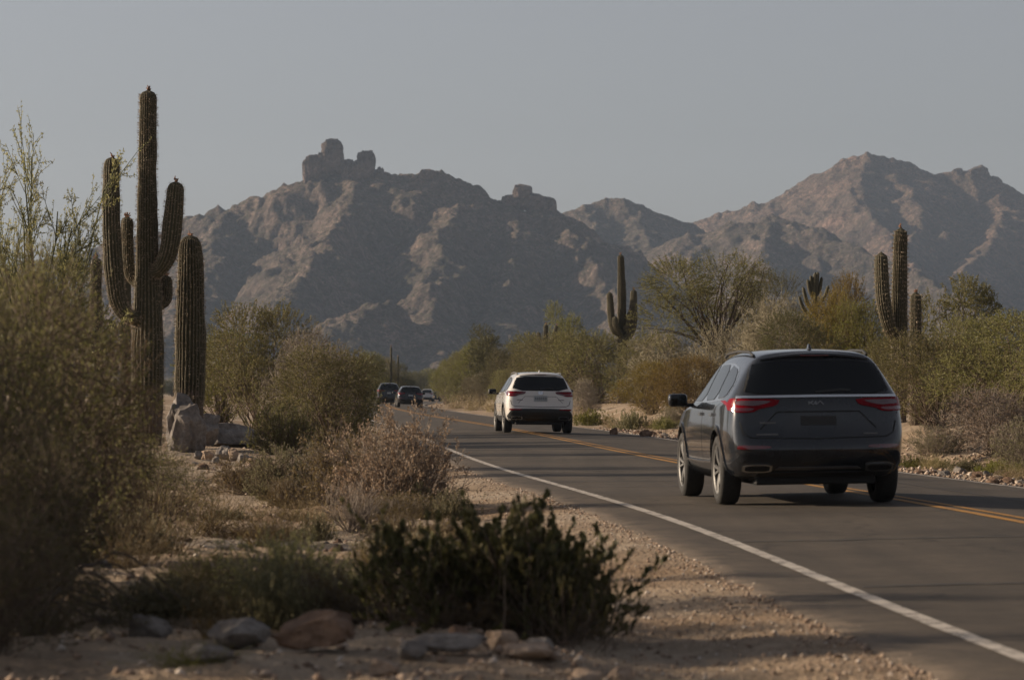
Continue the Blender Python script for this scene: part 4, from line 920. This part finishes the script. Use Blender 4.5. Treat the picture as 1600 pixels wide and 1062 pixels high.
def car_body(H, w, sub):
    secs = car_sections(H, w); bm = bmesh.new(); rings = []
    for sc in secs:
        r_ = [bm.verts.new(p) for p in sc]; l_ = [None] * 11
        for i in range(1, 10): l_[i] = bm.verts.new((-sc[i][0], sc[i][1], sc[i][2]))
        l_[0], l_[10] = r_[0], r_[10]; rings.append((r_, l_))
    for (ra, la), (rb, lb) in zip(rings[:-1], rings[1:]):
        for i in range(10):
            bm.faces.new((ra[i], ra[i + 1], rb[i + 1], rb[i])); bm.faces.new((la[i], lb[i], lb[i + 1], la[i + 1]))
    def cap(ring, push):
        rr, ll = ring; rows = []
        for i in range(2, 9):                       # rows from the sill corner (2) to the roof edge (8)
            if i == 2: rows.append([ll[2], ll[1], rr[0], rr[1], rr[2]]); continue
            if i == 8: rows.append([ll[8], ll[9], rr[10], rr[9], rr[8]]); continue
            p = rr[i].co; k_ = {3: .0, 4: -.05, 5: .05, 6: -.015}.get(i, 0) if push < 0 else 0
            a = bm.verts.new((-p.x * .78, p.y + push * .62 + k_, p.z)); c_ = bm.verts.new((0, p.y + push + k_, p.z)); b = bm.verts.new((p.x * .78, p.y + push * .62 + k_, p.z))
            rows.append([ll[i], a, c_, b, rr[i]])
        for r0_, r1_ in zip(rows[:-1], rows[1:]):
            for j in range(4): bm.faces.new((r0_[j], r0_[j + 1], r1_[j + 1], r1_[j]))
    cap(rings[0], .16); cap(rings[-1], -.11)
    cr = bm.edges.layers.float.new("crease_edge")
    bmesh.ops.recalc_face_normals(bm, faces=bm.faces)
    for e in bm.edges:
        a, b = e.verts
        for k_, v_ in ((5, .35), (6, .55), (3, .3)):
            for (ra, la), (rb, lb) in zip(rings[:-1], rings[1:]):
                if (a, b) in ((ra[k_], rb[k_]), (rb[k_], ra[k_]), (la[k_], lb[k_]), (lb[k_], la[k_])): e[cr] = v_
    me = bpy.data.meshes.new("body"); bm.to_mesh(me); bm.free()
    ob = bpy.data.objects.new("body", me); COL.objects.link(ob)
    md = ob.modifiers.new("s", 'SUBSURF'); md.levels = md.render_levels = sub
    dg = bpy.context.evaluated_depsgraph_get(); dg.update()
    smooth_me = bpy.data.meshes.new_from_object(ob.evaluated_get(dg))
    return ob, smooth_me
def chaikin(poly, it=2):
    P = [Vector(p) for p in poly]
    for _ in range(it):
        Q = []
        for i in range(len(P)):
            a, b = P[i], P[(i + 1) % len(P)]; Q += [a * .82 + b * .18, a * .18 + b * .82]
        P = Q
    return [tuple(p) for p in P]
class Car:
    def __init__(s, name, loc, yaw, H, W, paint, label, sub=3, wr=.375, scale=1.0, group=None, cat_="car"):
        s.root = empty(name, loc, yaw); s.root.scale = (scale,) * 3; tag(s.root, label, cat_, group); s.H, s.w, s.wr = H, W / 2, wr; s.hs = H / 1.745; s.s = s.w / .97
        ob, sm = car_body(H, s.w, sub)
        bm = bmesh.new(); bm.from_mesh(sm); s.bvh = BVHTree.FromBMesh(bm); bm.free()
        old = ob.data; ob.modifiers.clear(); ob.data = sm; bpy.data.meshes.remove(old)
        cut = []
        for y in (-1.42, 1.47):
            for sx in (-1, 1):
                b2 = bmesh.new(); bmesh.ops.create_cone(b2, cap_ends=True, segments=40, radius1=wr + .055, radius2=wr + .055, depth=.62, matrix=Matrix.Translation((sx * (s.w - .08), y, wr + .01)) @ Matrix.Rotation(R(90), 4, 'Y'))
                me = bpy.data.meshes.new("cut"); b2.to_mesh(me); b2.free(); co = bpy.data.objects.new("cut", me); COL.objects.link(co); cut.append(co)
                md = ob.modifiers.new("b", 'BOOLEAN'); md.operation = 'DIFFERENCE'; md.object = co; md.solver = 'EXACT'
        dg = bpy.context.evaluated_depsgraph_get(); dg.update()
        me = bpy.data.meshes.new_from_object(ob.evaluated_get(dg)); me.name = "body"
        COL.objects.unlink(ob); bpy.data.objects.remove(ob)
        for c_ in cut: d_ = c_.data; bpy.data.objects.remove(c_); bpy.data.meshes.remove(d_)
        me.materials.clear(); me.materials.append(M[paint]); me.materials.append(M["gap_black"])
        for p in me.polygons:
            c_ = p.center; p.use_smooth = True
            for y in (-1.42, 1.47):
                if abs(c_.x) < s.w + .03 and math.hypot(c_.y - y, c_.z - wr - .01) < wr + .06 and (abs(p.normal.x) < .5 or abs(c_.x) < s.w - .3): p.material_index = 1
            if c_.z < .36 and p.normal.z < -.6: p.material_index = 1
        me.set_sharp_from_angle(angle=R(38))
        s.body = link("body", me, None, s.root)
    def hit(s, view, a, b):
        o_, d_ = {'rear': ((a, -6, b), (0, 1, 0)), 'front': ((a, 6, b), (0, -1, 0)), 'left': ((-4, a, b), (1, 0, 0)), 'right': ((4, a, b), (-1, 0, 0)), 'top': ((a, b, 5), (0, 0, -1))}[view]
        h, n, i, dist = s.bvh.ray_cast(Vector(o_), Vector(d_))
        if h is None:
            h, n, i, dist = s.bvh.find_nearest(Vector((a, -2.3, b)) if view == 'rear' else Vector(((-1 if view == 'left' else 1) * .9, a, b)) if view in ('left', 'right') else Vector((a, 2.3, b)) if view == 'front' else Vector((a, b, 1.7)))
        if n.dot(Vector(d_)) > 0: n = -n
        return h, n
    def patch(s, name, poly, view, mat, off=.006, rnd=2, step=.06, parent=None, thick=.012):
        if rnd: poly = chaikin(poly, rnd)
        dens = []
        for i in range(len(poly)):
            a, b = Vector(poly[i]), Vector(poly[(i + 1) % len(poly)]); n_ = max(1, int((b - a).length / step)); dens += [a.lerp(b, j / n_) for j in range(n_)]
        xs = [p.x for p in dens]; ys = [p.y for p in dens]; inner = []
        for gx_ in np.arange(min(xs) + step * .5, max(xs), step):
            for gy_ in np.arange(min(ys) + step * .5, max(ys), step):
                ins = False; j = len(dens) - 1
                for i in range(len(dens)):
                    if (dens[i].y > gy_) != (dens[j].y > gy_) and gx_ < (dens[j].x - dens[i].x) * (gy_ - dens[i].y) / (dens[j].y - dens[i].y) + dens[i].x: ins = not ins
                    j = i
                if ins and min((Vector((gx_, gy_)) - q).length for q in dens) > step * .4: inner.append(Vector((gx_, gy_)))
        n0 = len(dens)
        vs, es, fs, *_ = delaunay_2d_cdt(dens + inner, [], [list(range(n0))], 1, 1e-5)
        bm = bmesh.new(); top = []; low = []
        for v in vs:
            h, n = s.hit(view, v.x, v.y); top.append(bm.verts.new(h + n * off)); low.append((h, n))
        for f in fs: bm.faces.new([top[i] for i in f])
        bnd = [e for e in bm.edges if len(e.link_faces) == 1]; bm.verts.index_update(); ix = {v: i for i, v in enumerate(top)}; lv_ = {}
        for e in bnd:
            for v in e.verts:
                if v not in lv_: h, n = low[ix[v]]; lv_[v] = bm.verts.new(h + n * (off - thick))
        for e in bnd: a, b = e.verts; bm.faces.new((a, b, lv_[b], lv_[a]))
        bmesh.ops.recalc_face_normals(bm, faces=bm.faces)
        me = bm_mesh(name, bm, M[mat], True); me.set_sharp_from_angle(angle=R(40))
        return link(name, me, None, parent or s.root)
    def both(s, name, poly, mat, **kw):
        s.patch(name, poly, 'left', mat, **kw); return s.patch(name, poly, 'right', mat, **kw)
    def strip(s, name, pts, wd, view, mat, off=.004, parent=None, thick=.01):
        P = [Vector(p) for p in pts]; L_, R_ = [], []
        for i, p in enumerate(P):
            t = (P[min(i + 1, len(P) - 1)] - P[max(i - 1, 0)]).normalized(); n = Vector((-t.y, t.x)) * wd / 2; L_.append(tuple(p + n)); R_.append(tuple(p - n))
        return s.patch(name, L_ + R_[::-1], view, mat, off, 0, .08, parent, thick)
    def box(s, name, c, size, mat, bev=.02, rot=(0, 0, 0), parent=None, taper=None):
        bm = bmesh.new(); bmesh.ops.create_cube(bm, size=1)
        for v in bm.verts:
            v.co = Vector((v.co.x * size[0], v.co.y * size[1], v.co.z * size[2]))
            if taper and v.co.z > 0: v.co.x *= taper[0]; v.co.y *= taper[1]
        bmesh.ops.bevel(bm, geom=bm.edges[:], offset=bev, segments=3, profile=.5, affect='EDGES')
        me = bm_mesh(name, bm, M[mat], True); me.set_sharp_from_angle(angle=R(50)); o = link(name, me, None, parent or s.root); o.location = c; o.rotation_euler = rot; return o
    def tube(s, name, pts, r, mat, parent=None, sides=8):
        v, f = tubes(np.array([pts], float), r, r, sides); return link(name, mesh_np(name, v, f, M[mat], True), None, parent or s.root)
    def wheels(s, alloy="alloy", detail=True):
        wr = s.wr
        def lathe(prof, n=44):
            a = np.arange(n) / n * 2 * np.pi; P = np.array(prof); k_ = len(P)
            V_ = np.stack([np.repeat(P[:, 0][None], n, 0), P[None, :, 1] * np.cos(a)[:, None], P[None, :, 1] * np.sin(a)[:, None]], -1).reshape(-1, 3)
            i = np.arange(n * k_).reshape(n, k_); j = np.roll(i, -1, 0)
            return V_, np.stack([i[:, :-1], j[:, :-1], j[:, 1:], i[:, 1:]], -1).reshape(-1, 4)
        ri = wr * .70; tw = .118
        tv, tf = lathe([(-.09, ri), (-tw, ri + .02), (-tw - .004, wr * .86), (-tw + .01, wr - .02), (-.085, wr - .003), (-.03, wr), (.03, wr), (.085, wr - .003), (tw - .01, wr - .02), (tw + .004, wr * .86), (tw, ri + .02), (.09, ri)])
        tyre = mesh_np("tyre", tv, tf, M["rubber"], True)
        parts = [lathe([(.10, ri + .006), (.112, ri), (.10, ri - .018), (.02, ri - .03), (-.08, ri - .03)]), lathe([(.075, .002), (.078, .055), (.06, .075), (.02, .08)], 20)]
        bmv = []
        for kk in range(10):
            a = (kk // 2) / 5 * 2 * np.pi + (.13 if kk % 2 else -.13); a2 = (kk // 2) / 5 * 2 * np.pi + (.20 if kk % 2 else -.20)
            p0 = np.array([.065, .05 * math.cos(a), .05 * math.sin(a)]); p1 = np.array([.088, (ri - .012) * math.cos(a2), (ri - .012) * math.sin(a2)])
            parts.append(tubes(np.array([[p0, (p0 + p1) / 2 + np.array([.006, 0, 0]), p1]]), .022, .020, 5))
        rv, rf = cat(parts); rim = mesh_np("rim", rv, rf, M[alloy], True); rim.set_sharp_from_angle(angle=R(40))
        dv, df = lathe([(.0, .004), (.004, ri - .02)], 28); disc = mesh_np("brake_disc", dv, df, M["gap_black"])
        for y in (-1.42, 1.47):
            for sx in (-1, 1):
                w_ = empty("wheel"); w_.parent = s.root; w_.location = (sx * (s.w - .125), y, wr); w_.rotation_euler = (.4 * y, 0, 0 if sx > 0 else math.pi)
                link("tyre", tyre, None, w_); link("rim", rim, None, w_)
                if detail: link("brake_disc", disc, None, w_)

def suv(name, loc, yaw, H, W, paint, label, hero=0, wr=.375, lower=None, scale=1.0, sub=3, group=None, plate=False, trim="chrome", lamp=("lamp_red", "lamp_deep"), cladding="black_plastic"):
    c = Car(name, loc, yaw, H, W, paint, label, sub, wr=wr, scale=scale, group=group); hs = c.hs; s_ = c.s
    z = lambda v: v * hs if v > .7 else v
    Z = lambda poly: [(a * s_, z(b)) for a, b in poly]; ZS = lambda poly: [(a, z(b)) for a, b in poly]
    mir = lambda poly: [(-a, b) for a, b in poly]
    # glass
    c.patch("rear_window_seal", Z([(-.80, 1.195), (.80, 1.195), (.665, 1.60), (-.665, 1.60)]), 'rear', "gap_black", .003, rnd=1)
    c.patch("rear_window", Z([(-.775, 1.222), (.775, 1.222), (.70, 1.42), (.648, 1.588), (-.648, 1.588), (-.70, 1.42)]), 'rear', "car_glass", .008, rnd=1)
    for v in ('left', 'right'):
        c.patch("window_surround", ZS([(.86, 1.125), (.40, 1.435), (.02, 1.57), (-1.2, 1.585), (-1.72, 1.52), (-1.95, 1.36), (-1.82, 1.175), (-.6, 1.135)]), v, trim if hero else "black_plastic", .002)
        for nm_, poly in (("front_window", [(.74, 1.145), (.36, 1.42), (.02, 1.55), (-.25, 1.558), (-.25, 1.15)]), ("rear_door_window", [(-.31, 1.155), (-.31, 1.56), (-1.10, 1.565), (-1.16, 1.175)]), ("quarter_window", [(-1.22, 1.18), (-1.17, 1.56), (-1.66, 1.51), (-1.88, 1.36), (-1.78, 1.20)])):
            c.patch(nm_, ZS(poly), v, "car_glass", .007, rnd=1)
    c.patch("windshield", [(-.66 * s_, .93), (.66 * s_, .93), (.57 * s_, .10), (-.57 * s_, .10)], 'top', "car_glass", .006)
    # tail lamps wrap the corner
    for sg in (1, -1):
        k_ = (lambda p: p) if sg > 0 else mir
        lp = c.patch("tail_lamp", k_(Z([(.92, 1.035), (.70, 1.03), (.62, 1.07), (.44, 1.105), (.40, 1.175), (.93, 1.18)])), 'rear', lamp[0], .014, rnd=1, step=.04)
        c.patch("lens_insert", k_(Z([(.86, 1.11), (.66, 1.10), (.52, 1.135), (.50, 1.155), (.86, 1.16)])), 'rear', "lamp_clear" if hero == 1 else lamp[1], .018, rnd=1, step=.04, parent=lp)
        c.patch("lower_lens", k_(Z([(.90, 1.045), (.72, 1.045), (.66, 1.075), (.90, 1.085)])), 'rear', lamp[1], .018, rnd=1, step=.04, parent=lp)
        c.patch("tail_lamp_side", ZS([(-2.30, 1.035), (-2.12, 1.08), (-2.06, 1.15), (-2.10, 1.185), (-2.28, 1.18)]), 'right' if sg > 0 else 'left', lamp[0], .012, rnd=1, step=.04, parent=lp)
        c.patch("bumper_reflector", k_(Z([(.86, .635), (.52, .645), (.52, .675), (.86, .685)])), 'rear', lamp[1], .012, rnd=1, step=.05)
        c.patch("headlamp", k_(Z([(.82, .80), (.45, .82), (.42, .92), (.80, .94)])), 'front', "lamp_clear", .01, rnd=1)
        c.patch("exhaust_tip", k_(Z([(.80, .40), (.50, .40), (.50, .485), (.80, .485)])), 'rear', "chrome", .03, rnd=1, step=.05, thick=.04)
        c.patch("exhaust_opening", k_(Z([(.775, .415), (.525, .415), (.525, .47), (.775, .47)])), 'rear', "gap_black", .034, rnd=1, step=.05)
    c.patch("grille", Z([(-.5, .62), (.5, .62), (.55, .86), (-.55, .86)]), 'front', "black_plastic", .008)
    # lower bumper, cladding and arches
    c.patch("bumper_cladding", Z([(-.90, .33), (.90, .33), (.91, .50), (.80, lower), (.45, lower + .03), (-.45, lower + .03), (-.80, lower), (-.91, .50)]), 'rear', cladding, .010, rnd=1)
    c.patch("skid_trim", Z([(-.46, .42), (.46, .42), (.42, .445), (-.42, .445)]), 'rear', "black_plastic" if hero != 1 else "alloy", .018, rnd=0, step=.1)
    for v in ('left', 'right'):
        c.patch("side_skirt", [(-.97, .30), (1.02, .30), (1.02, .47), (-.97, .47)], v, cladding, .012, rnd=0, step=.12)
        if hero: c.strip("skirt_trim", [(-.95, .475), (.0, .465), (1.0, .475)], .02, v, trim, .018)
        for y in (-1.42, 1.47):
            a = np.linspace(R(-8), R(188), 22); ro, ri = c.wr + .105, c.wr + .05
            poly = [(y + ro * math.cos(t), c.wr + .01 + ro * math.sin(t)) for t in a] + [(y + ri * math.cos(t), c.wr + .01 + ri * math.sin(t)) for t in a[::-1]]
            c.patch("wheel_arch", poly, v, cladding, .014, rnd=0, step=.09, thick=.03)
        for y in (.88, -.28, -1.12):
            c.strip("door_seam", ZS([(y, .50), (y - .02, .85), (y - .03, 1.12)]), .012, v, "gap_black", .0015)
        for y in (-.10, -1.0):
            c.strip("door_handle", ZS([(y, 1.00), (y - .2, 1.005)]), .032, v, paint if hero != 1 else "chrome", .028, thick=.035)
    # tailgate seams, recess and trim
    c.strip("tailgate_seam", Z([(-.86, 1.02), (-.80, .80), (-.72, .755), (0, .74), (.72, .755), (.80, .80), (.86, 1.02)]), .014, 'rear', "gap_black", .002)
    c.strip("plate_recess_edge", Z([(-.62, .85), (-.44, 1.035), (.44, 1.035), (.62, .85)]), .016 if hero == 1 else .010, 'rear', "gap_black", .002)
    if hero == 1: c.strip("tailgate_trim", Z([(-.93, 1.195), (-.5, 1.2), (0, 1.203), (.5, 1.2), (.93, 1.195)]), .026, 'rear', "chrome", .02)
    xs_ = np.linspace(-1, 1, 21); hw = .575 * s_; bow = xs_ ** 2
    prof_ = [(-1.86, 1.702), (-2.02, 1.700), (-2.13, 1.682), (-2.175, 1.662), (-2.165, 1.648), (-2.08, 1.642)]
    sv = np.array([[(x * hw, py + .055 * b, z(pz) - .052 * b * hs) for py, pz in prof_] for x, b in zip(xs_, bow)]).reshape(-1, 3)
    link("spoiler", mesh_np("spoiler", sv, grid_faces(21, 6), M[paint], True), None, c.root)
    c.box("high_brake_lamp", (0, -2.16, z(1.652)), (.32, .03, .014), "lamp_deep", .004)
    for sg in (1, -1):
        c.tube("roof_rail", [(sg * .63 * s_, .05, z(1.65)), (sg * .63 * s_, -.15, z(1.69)), (sg * .63 * s_, -.9, z(1.712)), (sg * .62 * s_, -1.65, z(1.70)), (sg * .61 * s_, -1.90, z(1.655))], .016, "black_plastic" if hero != 2 else "alloy")
        mr = c.box("side_mirror", (sg * (c.w + .14), .66, z(1.16)), (.23, .12, .155), paint if hero == 1 else "black_plastic", .045)
        c.tube("mirror_arm", [(sg * (c.w - .06), .70, z(1.10)), (sg * (c.w + .08), .68, z(1.10))], .025, "black_plastic", None, 6)
        gm = c.box("mirror_glass", (0, -.062, 0), (.18, .008, .115), "car_glass", .003, parent=mr)
    c.box("antenna_fin", (0, -1.82, z(1.75)), (.045, .16, .07), paint, .012, taper=(.4, .35))
    c.strip("rear_wiper", Z([(-.02, 1.245), (.25, 1.265), (.36, 1.26)]), .022, 'rear', "black_plastic", .022, thick=.014)
    c.box("underbody", (0, -.1, .285), (1.35, 4.1, .10), "gap_black", .02)
    c.wheels()
    return c
def axle_pos(px, d, v):                              # car origin from the rear axle's place
    y = d + 1.42 * math.cos(v); x = atx(px, d) + 1.42 * -math.sin(v); return x, y
def car_at(fn, name, px, d, yawdeg, H, W, paint, label, **kw):
    v = R(yawdeg); x, y = axle_pos(px, d, v); u = x - float(xc(y)); zr = float(road_z(u, y)); 
    c = fn(name, (x, y, zr + .004), v, H, W, paint, label, **kw)
    sl = (float(road_z(u + .8, y)) - float(road_z(u - .8, y))) / 1.6
    c.root.rotation_euler = (0, math.atan(-sl), v); return c
def letters(c, zc, mat, size):
    # emblem strokes across the tailgate
    k_ = size
    for pts in ([(-1.5, -.5), (-1.5, .5)], [(-1.45, -.05), (-.8, .5)], [(-1.35, .05), (-.75, -.5), (-.35, .5)], [(-.35, .5), (-.35, -.5)], [(-.35, -.5), (.35, .5), (.9, -.5)]):
        c.strip("emblem_stroke", [(a * k_, zc + b * k_ * .55) for a, b in pts], k_ * .2, 'rear', mat, .014)
dark = car_at(suv, "sport_utility_vehicle", 1257, 38.0, 5.0, 1.77, 2.04, "paint_slate", "dark slate sport utility car nearest the camera with red tail lamps", hero=1, lower=.60, wr=.395, cladding="paint_slate")
simple("emblem_metal", (0.17, 0.17, 0.17), .35, .9, var=.05)
letters(dark, 1.145, "emblem_metal", .068)
dark.patch("number_plate", [(-.20, .90), (.20, .90), (.20, 1.0), (-.20, 1.0)], 'rear', "black_plastic", .010, rnd=0)
dark.strip("badge", [(-.66, .93), (-.48, .93)], .018, 'rear', "alloy", .008); dark.strip("badge", [(-.70, .80), (-.46, .80)], .018, 'rear', "alloy", .008)
dark.strip("badge", [(.50, .80), (.66, .80)], .016, 'rear', "alloy", .008)
dark.patch("rear_diffuser", [(-.72, .30), (.72, .30), (.66, .39), (-.66, .39)], 'rear', "black_plastic", .02, rnd=0, step=.1)
white = car_at(suv, "sport_utility_vehicle", 839, 94, 4.9, 1.73, 1.95, "paint_car_white", "white sport utility car straddling the double yellow line", hero=2, lower=.66, trim="black_plastic", lamp=("lamp_deep", "lamp_red"))
pl = white.patch("number_plate", [(-.19, .89), (.19, .89), (.19, 1.05), (-.19, 1.05)], 'rear', "plate_white", .012, rnd=0, step=.1)
for i in range(6): white.strip("plate_mark", [(-.14 + i * .056, .94), (-.128 + i * .056, .97), (-.142 + i * .056, 1.0)], .02, 'rear', "plate_ink", .015, parent=pl, thick=.004)
a = np.linspace(0, 2 * np.pi, 17)
white.strip("emblem_ring", [(.07 * math.cos(t), 1.125 + .045 * math.sin(t)) for t in a[:-1]] + [(.07, 1.125)], .014, 'rear', "chrome", .016)
white.strip("emblem_bar", [(-.035, 1.125), (.035, 1.125)], .014, 'rear', "chrome", .016)
white.strip("badge", [(-.66, .93), (-.50, .93)], .018, 'rear', "alloy", .008); white.strip("badge", [(.50, .93), (.66, .93)], .018, 'rear', "alloy", .008)
far1 = car_at(suv, "sport_utility_vehicle", 607, 275, 4.0, 1.86, 1.98, "paint_black", "tall black car partly hidden behind the dark roadside bush", lower=.55, sub=2)
far1.patch("number_plate", [(-.16, .95), (.16, .95), (.16, 1.08), (-.16, 1.08)], 'rear', "plate_white", .012, rnd=0, step=.15)
far2 = car_at(suv, "hatchback_car", 640, 238, 4.6, 1.55, 1.86, "paint_black", "lower black car just right of the tall black car", lower=.55, sub=2)
far2.patch("number_plate", [(-.16, .82), (.16, .82), (.16, .92), (-.16, .92)], 'rear', "plate_white", .012, rnd=0, step=.15)
far3 = car_at(suv, "sport_utility_vehicle", 667, 490, -2.0, 1.85, 1.9, "paint_silver", "tiny pale car far ahead at the bend", lower=.6, sub=2)
far4 = car_at(suv, "hatchback_car", 679, 520, -3.0, 1.5, 1.8, "paint_black", "tiny dark car touching the pale car at the bend", lower=.55, sub=2)
